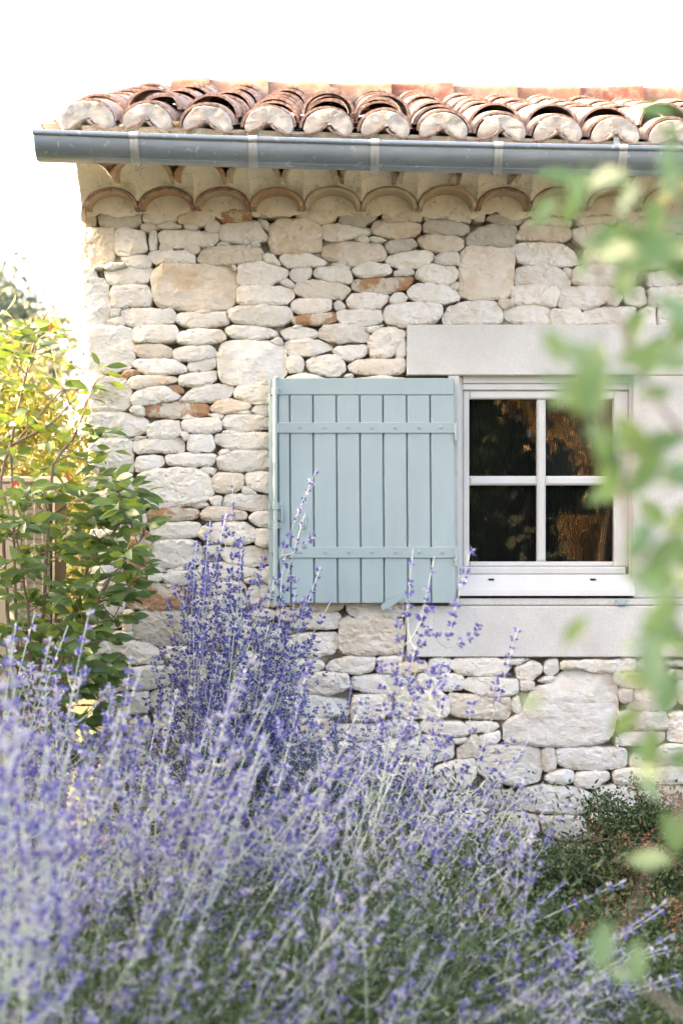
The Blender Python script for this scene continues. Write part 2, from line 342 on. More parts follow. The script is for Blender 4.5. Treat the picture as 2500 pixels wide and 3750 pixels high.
T['F'] = (280, 1400, 1.96, """
w 75,-18 120,-40 330,-45 365,-15 395,60 390,160 340,205 100,200 85,100; r 490,170 540,150 760,145 940,155 955,200 930,240 760,262 520,245 490,220; c 960,180 1010,135 1100,120 1230,140 1255,175 1200,205 1080,225 980,215;
w 1245,205 1290,165 1400,160 1400,255 1320,235; w 385,210 410,170 470,170 490,240 440,240; w 940,228 1050,230 1050,262 990,258; w 1150,215 1235,205 1235,235 1170,232; w 750,255 800,243 860,258 820,275;
w 85,225 170,210 440,235 510,270 515,320 490,365 380,395 200,395 88,385; w 515,310 560,280 735,275 750,300 745,370 710,405 530,410 515,370; w 750,300 780,265 1020,258 1045,290 1040,350 950,370 790,360;
w 1045,270 1080,235 1200,225 1390,250 1395,330 1240,350 1120,355 1050,320; w 745,350 805,370 800,410 770,410; w 1055,350 1150,345 1155,370 1060,375; w 385,405 500,385 495,400 400,415;
w 90,415 150,400 370,405 405,450 405,560 415,630 340,665 240,650 95,645; w 410,450 440,410 760,400 780,480 740,508 560,500 430,515; w 795,490 815,385 850,375 980,380 990,490 830,500;
w 995,400 1010,370 1250,360 1395,360 1395,480 1100,485 1030,450 990,430; w 1015,520 1050,480 1110,490 1060,525; w 425,600 430,545 480,525 625,530 630,590 570,625 430,645; w 635,520 800,510 985,515 995,560 970,600 800,605 650,590;
w 1000,560 1030,520 1150,490 1300,485 1395,500 1395,635 1100,640 1020,620; w 440,660 560,625 700,615 850,620 960,680 985,800 930,855 760,890 620,905 520,890 430,820; w 875,640 900,612 1000,615 998,675 900,650; w 705,612 790,615 780,635 720,630;
c 975,690 1020,655 1180,655 1205,690 1195,770 1060,792 990,780; w 1210,680 1240,650 1395,645 1395,800 1290,780 1220,740; w 1195,755 1230,750 1300,800 1200,808; w 950,840 970,820 1050,820 1030,880 980,888;
w 1045,860 1080,810 1150,800 1395,815 1395,930 1130,905 1050,890; w 800,890 850,870 940,865 955,890 880,905; r 505,940 540,905 860,905 885,940 850,985 620,995 520,985; c 895,940 930,900 1000,890 1200,925 1235,960 1200,985 1080,995 910,990;
w 1235,980 1270,940 1395,935 1395,1040 1300,1030; w 95,690 400,680 425,820 500,900 300,905 98,890; w 100,940 480,925 505,985 515,1035 300,1045 102,1040; w 525,1050 560,1005 870,1005 900,1050 870,1110 620,1120 550,1100;
w 885,1080 920,1030 1030,1005 1200,1010 1295,1060 1280,1140 1200,1165 960,1150 890,1115; w 1290,1060 1330,1050 1395,1055 1395,1180 1280,1165; r 400,1070 480,1050 530,1080 535,1180 525,1290 490,1420 400,1430 350,1400 390,1200;
w 105,1060 380,1065 375,1250 330,1300 108,1310; w 108,1330 330,1320 350,1480 330,1690 320,1760 110,1780; w 540,1210 545,1160 620,1130 840,1130 900,1190 915,1260 880,1300 620,1330 545,1310;
w 905,1180 1025,1165 1030,1230 930,1235; w 1045,1180 1150,1175 1395,1190 1395,1300 1250,1320 1080,1310 1045,1250; w 525,1315 630,1345 640,1365 530,1350; w 640,1350 800,1315 850,1325 700,1370 650,1370;
w 520,1400 540,1355 630,1380 615,1420 525,1438; w 620,1400 650,1370 850,1345 880,1400 850,1440 740,1460 630,1435; w 865,1345 900,1295 1180,1310 1300,1340 1295,1400 1130,1410 920,1405; w 1200,1410 1300,1400 1310,1440 1220,1445;
w 1310,1340 1395,1330 1395,1460 1310,1400; w 640,1445 720,1465 710,1475 650,1465; w 775,1480 900,1420 1050,1415 1180,1430 1220,1470 1100,1510 850,1520; r 350,1440 520,1430 760,1460 820,1530 815,1600 700,1640 430,1635 345,1600 335,1530;
w 825,1550 900,1520 1200,1520 1220,1600 1150,1640 830,1620; c 335,1650 370,1630 410,1650 400,1780 335,1785; w 215,1800 290,1785 405,1790 400,1830 300,1850 220,1830; g 410,1700 440,1645 740,1640 775,1670 780,1850 760,1890 600,1890 430,1850 405,1800;
w 790,1680 1000,1640 1250,1650 1300,1800 1280,1870 1050,1900 795,1850; w 1230,1480 1290,1450 1560,1470 1560,1600 1240,1610""")
T['G'] = (0, 2200, 1.568, """
w 530,210 590,205 640,270 640,400 560,420 520,300; w 605,228 720,222 860,240 925,290 942,360 760,362 650,300; w 910,265 1080,265 1070,370 1000,360 950,320; w 650,390 900,375 1040,370 1050,480 900,500 660,520;
w 530,440 640,425 650,540 540,560; w 870,520 1000,505 1090,560 1060,640 900,650 860,600; w 660,540 850,520 855,640 680,660; c 740,690 850,670 870,810 760,840 730,760; w 900,670 1080,660 1150,700 1130,800 900,810""")
T['B'] = (900, 700, 1.96, """
c 360,165 400,120 440,112 640,130 658,190 620,230 540,232 370,185; g 665,190 700,155 920,150 940,185 900,220 840,258 680,230; c 980,150 1040,130 1240,135 1262,180 1255,225 1160,215 1050,222 985,205;
r 1270,150 1330,130 1350,180 1310,210 1275,210; w 1360,180 1440,150 1450,190 1400,195; c 170,260 240,195 500,205 535,240 545,370 540,435 400,435 230,450 172,430; w 540,280 570,240 680,238 890,265 895,310 780,335 640,365 560,345;
w 780,345 850,320 890,350 870,372; w 890,325 920,320 1010,350 970,375 900,365; c 900,270 930,215 1000,212 1250,235 1250,280 1220,325 1060,345 920,310; g 1270,240 1320,205 1440,200 1590,240 1600,290 1560,320 1380,300 1280,300;
g 1000,380 1040,355 1200,335 1230,400 1150,425 1020,448; c 1215,340 1300,310 1480,315 1555,350 1555,400 1500,437 1350,430 1260,405; c 555,400 640,375 720,365 960,380 1005,420 1000,495 850,520 760,535 560,480;
w 1005,480 1100,440 1280,422 1350,450 1345,500 1250,545 1150,562 1020,530; w 1355,480 1400,440 1525,440 1535,530 1440,530 1365,520; w 240,470 290,448 440,450 580,500 570,530 470,540 320,548 260,525;
w 610,520 680,515 755,540 740,558 650,545; w 760,565 800,530 900,508 1010,530 1050,575 1020,600 880,622 790,610; w 1058,575 1090,568 1190,562 1210,590 1160,605 1065,612; w 1215,590 1250,540 1350,525 1490,535 1528,590 1500,640 1430,680 1290,650 1220,620;
w 315,600 340,560 460,550 475,590 450,630 360,655; w 485,580 530,545 740,560 760,600 755,665 600,650 510,620; w 245,650 300,632 340,670 335,690 270,680; c 345,690 380,650 470,640 650,655 745,690 750,720 680,780 560,770 450,775 360,730;
r 758,665 800,630 1020,622 1195,615 1200,650 1150,700 1000,740 800,720 765,700; w 1155,720 1200,670 1300,655 1440,675 1530,735 1535,785 1400,805 1220,790 1165,755; w 1465,680 1530,650 1530,705 1480,700;
w 325,820 350,780 450,770 600,775 620,850 520,875 400,885 340,860; w 630,810 670,785 715,830 700,850 640,855; w 720,780 760,735 860,725 1020,745 1015,790 960,840 840,855 740,835; w 1035,775 1060,740 1130,745 1160,765 1130,800 1040,808;
w 985,880 1020,820 1170,800 1400,810 1415,860 1360,950 1200,955 1130,975 1000,950; r 335,905 400,890 640,865 655,890 640,940 420,965 340,950; w 650,870 690,855 970,855 978,940 900,965 700,960 665,910; w 315,980 380,965 400,975 330,988;
w 250,1000 320,980 480,985 515,1020 500,1050 400,1070 270,1060; w 520,1010 550,965 620,958 840,965 880,1010 870,1080 760,1085 680,1090 530,1060; w 850,980 990,960 940,1000 880,1015; w 885,1060 930,1000 1050,980 1135,1005 1140,1040 1060,1150 1050,1180 900,1200 885,1120;
w 1070,1150 1100,1080 1145,1050 1148,1190 1080,1195; w 285,1090 320,1072 540,1075 625,1125 570,1155 440,1180 300,1175; w 620,1140 680,1110 860,1105 870,1160 800,1200 710,1208 650,1170; w 295,1210 310,1185 400,1190 412,1230 400,1295 300,1300;
w 425,1220 500,1190 650,1170 700,1220 710,1290 650,1330 560,1325 460,1290; c 730,1250 800,1210 1130,1200 1142,1230 1120,1310 1000,1320 780,1305 740,1285; w 290,1340 380,1305 500,1320 560,1345 560,1375 290,1380; w 700,1330 750,1310 765,1335 740,1350; w 780,1345 960,1326 1140,1340 1140,1380 780,1380""")
T['C'] = (1600, 700, 1.96, """
g 205,390 230,310 310,260 410,240 570,250 575,330 540,390 470,400 330,385; g 345,200 400,160 620,150 690,180 600,235 500,245 420,235; w 580,270 640,215 720,205 700,240 620,265; c 570,330 600,265 700,250 960,265 965,330 890,365 720,355 565,350;
c 720,220 800,190 950,200 960,255 850,255 740,245; c 165,480 180,420 250,390 440,400 540,405 555,480 550,640 530,740 450,775 240,780 160,740 160,600; w 545,400 600,370 830,365 900,380 985,440 1030,520 960,535 850,540 640,530 580,500;
w 560,600 580,545 640,535 840,540 900,570 955,650 945,685 870,695 760,675 560,670; w 900,550 960,550 960,630 930,610; w 540,690 560,678 860,685 870,740 865,800 820,835 720,810 545,820; w 870,720 900,690 1180,680 1290,700 1300,720 1230,760 1200,800 1080,850 980,845 865,830;
w 1215,780 1270,745 1330,735 1310,800 1270,830; c 430,780 540,780 550,820 470,850; w 40,920 80,830 250,785 400,780 470,870 450,955 350,960 60,955; w 470,870 520,830 700,812 810,840 815,960 700,960 550,945 485,910;
w 820,850 1000,840 1075,930 1065,965 830,965; w 1040,880 1100,840 1410,830 1438,900 1430,965 1080,965; w 1440,900 1480,835 1560,825 1568,965 1450,965; w 965,590 1000,540 1200,520 1400,560 1420,640 1350,680 1050,680 970,660;
w 1340,700 1480,690 1500,800 1440,830 1350,800; w 970,270 1200,240 1300,330 1250,390 1080,400 980,350; w 1050,430 1240,400 1400,420 1420,510 1250,515 1060,520; w 1420,440 1660,420 1680,520 1440,560; c 1480,300 1700,280 1700,410 1440,420;
c 1320,250 1460,180 1700,190 1700,270 1400,300; c 1000,180 1300,170 1280,235 1010,250; w 1500,590 1720,570 1720,680 1520,690; w 1510,700 1720,690 1720,820 1520,830; w 1580,830 1720,830 1720,965 1590,965""")
T['S'] = (900, 1300, 1.845, """
c 280,1660 660,1650 650,1720 560,1740 330,1725; w 670,1650 690,1640 1070,1640 1060,1760 980,1780 800,1790 700,1750; w 330,1790 400,1740 620,1745 645,1790 640,1835 550,1850 330,1850; w 640,1785 700,1760 740,1800 650,1815""")
T['H'] = (900, 2300, 1.568, """
c 540,-50 760,-55 905,-40 910,100 890,150 700,158 560,150 530,100; w 240,60 290,32 520,28 528,120 500,148 400,170 260,150 235,100; w 250,190 330,178 440,190 455,225 400,255 260,268; w 460,225 500,185 600,165 740,165 745,205 715,250 650,265 480,245;
w 750,180 780,165 890,165 880,200 790,215; c 750,240 800,210 1020,185 1040,205 1040,245 850,270 765,265; w 1045,240 1060,190 1085,172 1170,175 1175,205 1130,275 1065,270; w 1165,230 1190,175 1450,170 1510,215 1500,255 1400,278 1230,268;
w 985,290 1000,260 1230,265 1255,300 1240,355 1090,360 1000,330; w 1250,310 1270,280 1400,283 1560,295 1565,370 1500,388 1340,388 1250,345; w 275,320 290,285 430,255 590,262 600,340 480,385 290,375; w 605,300 620,275 900,265 970,275 985,330 950,375 700,380 620,350;
w 850,450 880,390 960,360 1125,365 1160,410 1160,500 1090,525 900,515; c 1168,440 1175,375 1350,385 1520,400 1520,470 1490,525 1380,520 1230,515 1175,490; w 615,400 640,385 820,385 830,480 780,520 650,540 610,530; w 180,400 400,385 590,420 600,500 340,520 190,500;
w 1000,560 1010,530 1240,540 1275,575 1270,620 1180,625 1030,600; w 1260,540 1440,545 1460,570 1400,605 1300,605 1280,580; w 800,540 970,530 995,560 985,610 920,625 820,600; w 500,560 780,550 800,620 740,650 500,640; w 1180,635 1260,630 1255,655 1200,660;
c 1210,700 1290,620 1325,610 1345,690 1330,735 1215,752; w 1340,625 1455,590 1455,650 1360,680; w 920,640 1050,610 1180,640 1195,690 1180,750 1080,770 920,740; w 1080,800 1200,765 1310,750 1320,820 1310,870 1240,930 1090,920;
w 1010,950 1060,920 1165,940 1170,1030 1100,1055 1000,1030; w 1170,990 1190,950 1340,930 1340,1010 1290,1045 1190,1040; w 1345,900 1400,890 1410,940 1360,940; g 1350,970 1400,935 1535,935 1530,1000 1460,1050 1400,1045 1350,1000; w 1130,1100 1160,1060 1400,1040 1410,1130 1380,1190 1200,1205 1130,1160;
w 100,180 235,170 245,260 110,280; w 60,300 265,285 270,380 80,395; w 620,660 900,640 910,760 640,770; w 800,780 1060,780 1070,900 820,910; w 1000,1070 1110,1070 1110,1170 1010,1190""")
T['I'] = (1500, 2200, 1.568, """
w 520,335 590,330 685,332 600,370 560,360; w 600,385 700,345 755,365 755,420 690,462 620,450; w 765,400 800,335 850,340 858,410 800,432; w 860,345 1180,340 1165,415 1050,410 980,390 870,400; w 730,460 830,430 825,460 770,470;
w 690,520 800,470 890,400 1000,395 1150,420 1185,500 1190,620 1170,740 1150,800 1000,838 760,835 600,820 530,790 550,690 640,640; w 580,590 620,550 640,640 600,640; w 390,880 460,830 700,835 755,860 755,950 740,1030 640,1060 480,1050 390,990; w 760,850 830,838 838,960 800,985 765,980;
w 840,860 860,840 1240,845 1255,930 1220,965 960,975 850,945; w 775,1010 800,990 900,970 940,985 935,1040 850,1055 780,1035; w 935,1020 960,990 1130,980 1150,1020 1060,1080 960,1070; w 1160,1010 1190,970 1330,965 1350,1000 1310,1055 1180,1050;
w 600,1160 620,1085 750,1062 960,1070 1045,1115 1045,1180 980,1230 720,1215 610,1195; w 1050,1110 1090,1065 1290,1065 1300,1130 1290,1200 1130,1215 1060,1190; c 475,1240 560,1210 735,1235 740,1330 600,1360 470,1330; w 750,1260 770,1240 980,1240 1020,1290 1025,1360 930,1385 780,1350;
c 1025,1260 1060,1220 1240,1230 1250,1330 1190,1390 1040,1385; c 1260,1230 1568,1210 1568,1400 1260,1390; w 1170,410 1200,390 1230,470 1180,480; w 1280,580 1300,510 1480,480 1530,580 1500,620 1300,640 1240,620; w 1270,650 1470,635 1480,735 1300,745;
w 1480,800 1490,650 1568,640 1640,700 1630,820; w 1430,480 1500,395 1520,400 1480,470; w 1530,460 1640,455 1640,620 1535,580; w 1460,370 1480,345 1640,340 1640,390; w 1200,760 1460,750 1465,800 1400,825 1210,835; w 1390,870 1450,830 1640,830 1640,940 1400,945;
w 1260,900 1380,850 1400,950 1270,965; w 1370,980 1480,950 1640,960 1640,1050 1400,1050; w 1180,790 1198,790 1195,845 1180,845; c 1310,1100 1450,1060 1640,1080 1640,1190 1380,1190; w 200,400 240,395 200,430; r 1330,1430 1568,1405 1640,1480 1340,1500; c 860,1400 1240,1400 1260,1480 880,1480; w 480,1375 760,1375 830,1480 480,1480""")

wall = link('wall', None, None)                       # replaced below by the mortar core mesh
bpy.data.objects.remove(wall)
STN = {'w': WHITE, 'c': CREAM, 'r': RUSTY, 'g': GREYS}
stones = []                                           # (material letter, outline in wall-plane pixels)
for ox, oy, sc_, txt in T.values():
    for item in txt.split(';'):
        it = item.split()
        if len(it) < 4: continue
        stones.append((it[0], [(ox + float(a.split(',')[0]) / sc_, oy + float(a.split(',')[1]) / sc_) for a in it[1:]]))
# which parts of the wall are taken (10 px cells), so that unseen gaps get ordinary coursed rubble
CELL = 10; GW, GH = 320, 350
mask = np.zeros((GH, GW), bool)
def inside(px, py, poly):
    c = np.zeros(px.shape, bool); j = len(poly) - 1
    for i in range(len(poly)):
        (xi, yi), (xj, yj) = poly[i], poly[j]
        c ^= ((yi > py) != (yj > py)) & (px < (xj - xi) * (py - yi) / (yj - yi + 1e-9) + xi); j = i
    return c
gx, gy = np.meshgrid(np.arange(GW) * CELL + 5, np.arange(GH) * CELL + 5)
for _, poly in stones: mask |= inside(gx, gy, poly)
HOLES = [(1488, 1190, 2900, 1375), (1488, 2190, 2900, 2405), (1640, 1375, 2900, 2200)]
for x0, y0, x1, y1 in HOLES: mask[(gx > x0) & (gx < x1) & (gy > y0) & (gy < y1)] = True
mask[(gx > 1000) & (gx < 1650) & (gy > 1395) & (gy < 2195)] = True
mask[gy < 770] = True
fill = []
def rubble(h0, h1, w0, w1, limit):
    y = 770
    while y < 3290:
        h = random.uniform(h0, h1); x = 350 + random.uniform(-8, 8)
        while x < 2880:
            wd = random.uniform(w0, w1)
            cut = mask[int(y // CELL):int((y + h) // CELL), int(x // CELL):int((x + wd) // CELL)]
            if cut.size and cut.mean() < limit and x + wd < 2900:
                j = lambda a: random.uniform(-a, a)
                fill.append((random.choice('wwwwcwwg'), [(x + 4, y + h * .3 + j(8)), (x + .12 * wd + j(8), y + 4), (x + wd * .5, y + 3 + j(4)), (x + .88 * wd + j(8), y + 5), (x + wd - 4, y + h * .4 + j(9)), (x + wd - 6, y + h * .75), (x + .86 * wd, y + h - 4), (x + wd * .5, y + h - 3 + j(5)), (x + .14 * wd, y + h - 5), (x + 5, y + h * .7)]))
                mask[int(y // CELL):int((y + h) // CELL), int(x // CELL):int((x + wd) // CELL)] = True
                x += wd
            else: x += 12
        y += h if h0 > 60 else 14
rubble(70, 125, 120, 260, 0.12); rubble(38, 60, 50, 110, 0.16)
print('stones', len(stones), 'fill', len(fill))

# mortar core of the wall: a sheet whose joints are deep in places, with the window opening left out
c = MB(); X0 = (340 - 1250) / 900; Z0, Z1 = -0.1, CAM_Z + (1875 - 590) / 900; X1 = 2.4
nx, nz = 190, 170
vs_, fs_ = [], []
OP = ((1662 - 1250) / 900, (2330 - 1250) / 900, CAM_Z + (1875 - 2205) / 900, CAM_Z + (1875 - 1365) / 900)
xs = sorted([X0 + (X1 - X0) * i / nx for i in range(nx + 1)] + [OP[0], OP[1]]); zs = sorted([Z0 + (Z1 - Z0) * i / nz for i in range(nz + 1)] + [OP[2], OP[3]])
for z in zs:
    py = 1875 - (z - CAM_Z) * 900
    for x in xs:
        n1 = fbm(x * 5, 3, z * 6); n2 = fbm(x * 22, 9, z * 22)
        dep = 0.066 + 0.045 * n1 + 0.010 * n2
        if n1 < -0.25: dep -= 0.012
        t = min(1, max(0, (772 - py + 25 * fbm(x * 6, 1, 0)) / 40)); dep = dep * (1 - t) + t * (-0.006 + 0.006 * n2)
        t = min(1, max(0, (py - 3150) / 60)); dep = max(-0.01, min(dep, 0.089))
        vs_.append((x, dep, z))
W_ = len(xs)
for j in range(len(zs) - 1):
    for i in range(W_ - 1):
        xm, zm = (xs[i] + xs[i + 1]) / 2, (zs[j] + zs[j + 1]) / 2
        if OP[0] < xm < OP[1] and OP[2] < zm < OP[3]: continue
        fs_.append((j * W_ + i, j * W_ + i + 1, (j + 1) * W_ + i + 1, (j + 1) * W_ + i))
c.add(vs_, fs_, MORTAR)
c.box(X0, OP[0], 0.09, 0.38, Z0, Z1, MORTAR); c.box(OP[1], X1, 0.09, 0.38, Z0, Z1, MORTAR)
c.box(OP[0] + .001, OP[1] - .001, 0.09, 0.38, Z0, OP[2], MORTAR); c.box(OP[0] + .001, OP[1] - .001, 0.09, 0.38, OP[3], Z1, MORTAR)
c.box(X0, X0 + 0.38, 0.381, 4.6, Z0, Z1, MORTAR); c.box(X1 - 0.3, X1, 0.381, 4.6, Z0, Z1, INT); c.box(X0 + .381, X1 - .301, 4.3, 4.6, Z0, Z1, INT)
c.box(X0 + .381, X1 - .301, 1.8, 1.85, Z0, Z1, INT); c.box(X0 + .381, X1 - .301, 0.381, 1.79, 0.02, 0.08, INT); c.box(X0 + .381, X1 - .301, 0.381, 4.29, 2.72, 2.78, INT)
wall = c.build('wall', house, smooth=True, autosmooth=40)

def stone_mesh(name, poly, letter, seed, corner=False):
    pts = [Vector(((x - 1250) / 900, CAM_Z + (1875 - y) / 900)) for x, y in poly]
    if sum(a.x * b.y - b.x * a.y for a, b in zip(pts, pts[1:] + pts[:1])) < 0: pts.reverse()
    for _ in range(1):                                 # round the corners a little
        q = []
        for a, b in zip(pts, pts[1:] + pts[:1]):
            L = (b - a).length; t = min(0.2, 0.009 / max(L, 1e-6)); q += [a.lerp(b, t), a.lerp(b, 1 - t)]
        pts = q
    per = sum((b - a).length for a, b in zip(pts, pts[1:] + pts[:1])); n = 48 if per > 0.5 else 32 if per > .3 else 22
    ring, acc, i, L = [], 0.0, 0, (pts[1] - pts[0]).length
    for k_ in range(n):
        tgt = per * k_ / n
        while acc + L < tgt: acc += L; i += 1; L = (pts[(i + 1) % len(pts)] - pts[i % len(pts)]).length
        ring.append(pts[i % len(pts)].lerp(pts[(i + 1) % len(pts)], (tgt - acc) / max(L, 1e-9)))
    cen = sum(ring, Vector((0, 0))) / n; hx = (max(p.x for p in ring) - min(p.x for p in ring)) / 2; hz = (max(p.y for p in ring) - min(p.y for p in ring)) / 2
    size = 2 * min(hx, hz); ksz = min(1, size / 0.12)
    rj = random.Random(seed); push = rj.uniform(-0.010, 0.007); tiltx, tilty = rj.uniform(-0.03, 0.03), rj.uniform(-0.09, 0.04); s8 = seed * 7.3
    if corner: push, tiltx = rj.uniform(0.003, 0.008), 0.0
    big = 0.45 if size > 0.17 else 1.0
    out = []
    for p in ring:                                     # ragged outline, a shade larger than traced
        d = (p - cen).normalized(); out.append(p + d * (0.0054 + 0.0062 * fbm(p.x * 32 + s8, p.y * 32, s8, 3)))
    ring = out
    A = np.array([tuple(p) for p in ring]); B = np.roll(A, -1, 0)
    def edge_dist(q):
        ab = B - A; t = np.clip(np.sum((q - A) * ab, 1) / (np.sum(ab * ab, 1) + 1e-12), 0, 1); return np.min(np.linalg.norm(A + ab * t[:, None] - q, axis=1))
    step = 0.0135 if size > .05 else 0.010
    ipts = []
    nx_, nz2 = int(2 * hx / step) + 1, int(2 * hz / (step * .8)) + 1
    x0_, z0_ = min(p.x for p in ring), min(p.y for p in ring)
    gx_, gz_ = np.meshgrid(x0_ + (np.arange(nx_) + .5) * step, z0_ + (np.arange(nz2) + .5) * step * .8)
    inn = inside(gx_, gz_, [tuple(p) for p in ring])
    for a_, b_ in zip(gx_[inn], gz_[inn]):
        q = np.array((a_ + rj.uniform(-.4, .4) * step, b_ + rj.uniform(-.35, .35) * step))
        if edge_dist(q) > 0.0045: ipts.append(q)
    lip = []                                           # a line of points just inside the edge keeps the arris crisp
    for p in ring:
        d = (cen - p); L = d.length; lip.append(p + d / max(L, 1e-6) * min(0.0032, L * .2))
    co2 = [Vector(p) for p in ring] + lip + [Vector(q) for q in ipts]
    nr = len(ring)
    res = geometry.delaunay_2d_cdt(co2, [(i_, (i_ + 1) % nr) for i_ in range(nr)], [], 1, 1e-6)
    facets = []
    for _ in range(rj.choice((2, 3, 3, 4))):
        th = rj.uniform(0, 2 * math.pi); dx, dz = math.cos(th), math.sin(th); ext = abs(dx) * hx + abs(dz) * hz
        facets.append((dx, dz, ext * rj.uniform(0.2, 0.8), rj.uniform(0.08, 0.40)))
    vs_ = []
    for q, orig in zip(res[0], res[3]):
        e = 0.0 if orig and orig[0] < nr else edge_dist(np.array((q.x, q.y)))
        r_ = 0.0022 + 0.0018 * ksz
        yy = -0.012 + 0.016 * math.exp(-e / r_)
        if e > 0:
            for dx, dz, of, sl_ in facets: yy = max(yy, -0.012 + sl_ * ((q.x - cen.x) * dx + (q.y - cen.y) * dz - of))
            yy = min(yy, 0.014)
        yy += push + (q.x - cen.x) * tiltx + (q.y - cen.y) * tilty
        n1 = fbm(q.x * 11 + s8, q.y * 18, s8); n2 = fbm(q.x * 34, q.y * 60 + s8, 1.7 * s8, 3)
        yy += (0.0055 * n1 + (0.007 * abs(n2) + 0.003 * fbm(q.x * 90, q.y * 110, s8, 2)) * big) * ksz
        vs_.append((q.x, yy, q.y))
    fs_ = [tuple(f) for f in res[2]]
    o = len(vs_); idx = {}
    for i_, orig in enumerate(res[3]):
        for q in orig:
            if q < nr: idx[q] = i_
    if len(idx) == nr:
        back = 0.11 if not corner else 0.35
        for q in range(nr): x_, _, z_ = vs_[idx[q]]; vs_.append((x_, back, z_))
        for q in range(nr): fs_.append((idx[q], idx[(q + 1) % nr], o + (q + 1) % nr, o + q))
    mb = MB(); mb.add(vs_, fs_, STN[letter]); return mb
allst = [(l, p, True) for l, p in stones] + [(l, p, False) for l, p in fill]
vis = [s_ for s_ in allst if min(x for x, y in s_[1]) < 2480 and min(y for x, y in s_[1]) < 3200]
area = lambda p: (max(x for x, y in p) - min(x for x, y in p)) * (max(y for x, y in p) - min(y for x, y in p))
vis.sort(key=lambda s_: -area(s_[1]))
rest = [s_ for s_ in allst if s_ not in vis] + vis[298:]
for i, (l, p, tr_) in enumerate(vis[:298]):
    stone_mesh('stone', p, l, i + 1, corner=min(x for x, y in p) < 380).build('stone', wall, smooth=True, autosmooth=15)
if rest:
    jm = MB()
    for i, (l, p, tr_) in enumerate(rest):
        s_ = stone_mesh('stone', p, l, 900 + i); jm.add(s_.v, s_.f, STN[l])
    jo = jm.build('rubble', wall, smooth=True, autosmooth=15); jo['kind'] = 'stuff'

# dressed stone round the window
def dressed(name, px0, py0, px1, py1, y0=-0.016, y1=0.089, ch=0.004):
    a, b = P(px0, py1), P(px1, py0); m = MB(); m.box(a.x, b.x, y0, y1, a.z, b.z, CUT, ch); return m.build(name, house)
dressed('lintel', 1488, 1190, 2860, 1375)
sill = dressed('window_ledge', 1488, 2219, 2860, 2405, -0.018)
dressed('ledge_tread', 1641, 2191, 2859, 2217.5, -0.0145, 0.12, 0.006)
dressed('jamb', 1640, 1376.5, 1680, 2189.5, -0.014, 0.12); dressed('jamb', 2315, 1376.5, 2860, 2189.5, -0.014, 0.12)
# ------------------------------------------------------------------ window
def pbox(m, px0, py0, px1, py1, y0, y1, mat, ch=0.0, dref=None):
    d = CAM_D + (y0 if dref is None else dref); a, b = P(px0, py1, d), P(px1, py0, d)
    m.box(a.x, b.x, y0, y1, a.z, b.z, mat, ch)
m = MB()                                               # fixed frame
pbox(m, 1676, 1380, 1692, 2104, 0.030, 0.119, WPAINT, .003); pbox(m, 2302, 1380, 2320, 2104, 0.030, 0.119, WPAINT, .003)
pbox(m, 1692.5, 1373, 2301.5, 1404, 0.026, 0.119, WPAINT, .003); pbox(m, 1692.5, 1404.5, 2301.5, 1428, 0.034, 0.118, WPAINT, .003)
win = m.build('window', house)
m = MB()
pbox(m, 1693, 1428.5, 1717, 2076, 0.046, 0.10, WPAINT, .006); pbox(m, 2247, 1428.5, 2301, 2076, 0.046, 0.10, WPAINT, .006)
pbox(m, 1717.5, 1428.5, 2246.5, 1461, 0.046, 0.10, WPAINT, .006); pbox(m, 1717.5, 2057, 2246.5, 2076, 0.046, 0.10, WPAINT, .006)
m.build('sash', win)
m = MB(); pbox(m, 1965, 1461.5, 1997, 2056.5, 0.052, 0.098, WPAINT, .008); m.build('glazing_bar', win)
m = MB(); pbox(m, 1717.5, 1743, 1964, 1777, 0.052, 0.098, WPAINT, .008); pbox(m, 1998, 1743, 2246.5, 1777, 0.052, 0.098, WPAINT, .008); m.build('glazing_bar', win)
for (a0, b0, a1, b1) in ((1712, 1456, 1970, 1746), (1992, 1456, 2252, 1746), (1712, 1774, 1970, 2062), (1992, 1774, 2252, 2062)):
    m = MB(); d = CAM_D + .078; p0, p1 = P(a0, b1, d), P(a1, b0, d)
    t1 = random.uniform(-.0004, .0004)
    m.add([(p0.x, .078 + t1, p0.z), (p1.x, .078 - t1, p0.z), (p1.x, .078 - t1, p1.z), (p0.x, .078 + t1, p1.z)], [(0, 1, 2, 3)], GLASS); m.build('pane', win)
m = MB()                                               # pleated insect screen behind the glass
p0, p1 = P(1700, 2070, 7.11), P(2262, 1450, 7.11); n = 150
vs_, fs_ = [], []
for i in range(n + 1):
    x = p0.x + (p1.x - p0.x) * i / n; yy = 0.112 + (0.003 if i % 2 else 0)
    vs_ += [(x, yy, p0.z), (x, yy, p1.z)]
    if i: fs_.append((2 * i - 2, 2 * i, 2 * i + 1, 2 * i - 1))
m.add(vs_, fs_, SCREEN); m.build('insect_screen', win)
m = MB(); pbox(m, 1681, 2076.5, 2290, 2103, 0.016, 0.10, WPAINT, .005); m.build('drip_rail', win)
m = MB(); a, b = P(1675, 2181, 6.99), P(2318, 2104, 7.01)    # sloping white sill with two drain slots
m.add([(a.x, -.026, a.z), (b.x, -.026, a.z), (b.x, -.022, a.z + .022), (a.x, -.022, a.z + .022), (b.x, .012, b.z), (a.x, .012, b.z), (a.x, .1, a.z), (b.x, .1, a.z), (b.x, .1, b.z), (a.x, .1, b.z)],
      [(0, 1, 2, 3), (3, 2, 4, 5), (5, 4, 8, 9), (0, 6, 7, 1), (0, 3, 5, 9, 6), (1, 7, 8, 4, 2)], WPAINT)
ws = m.build('window_sill', win)
for px in (1798, 2170):
    m = MB(); q = P(px, 2122, 6.995); m.box(q.x - .011, q.x + .011, -.0045, .02, q.z - .0035, q.z + .0035, DARK); m.build('drain_slot', win)

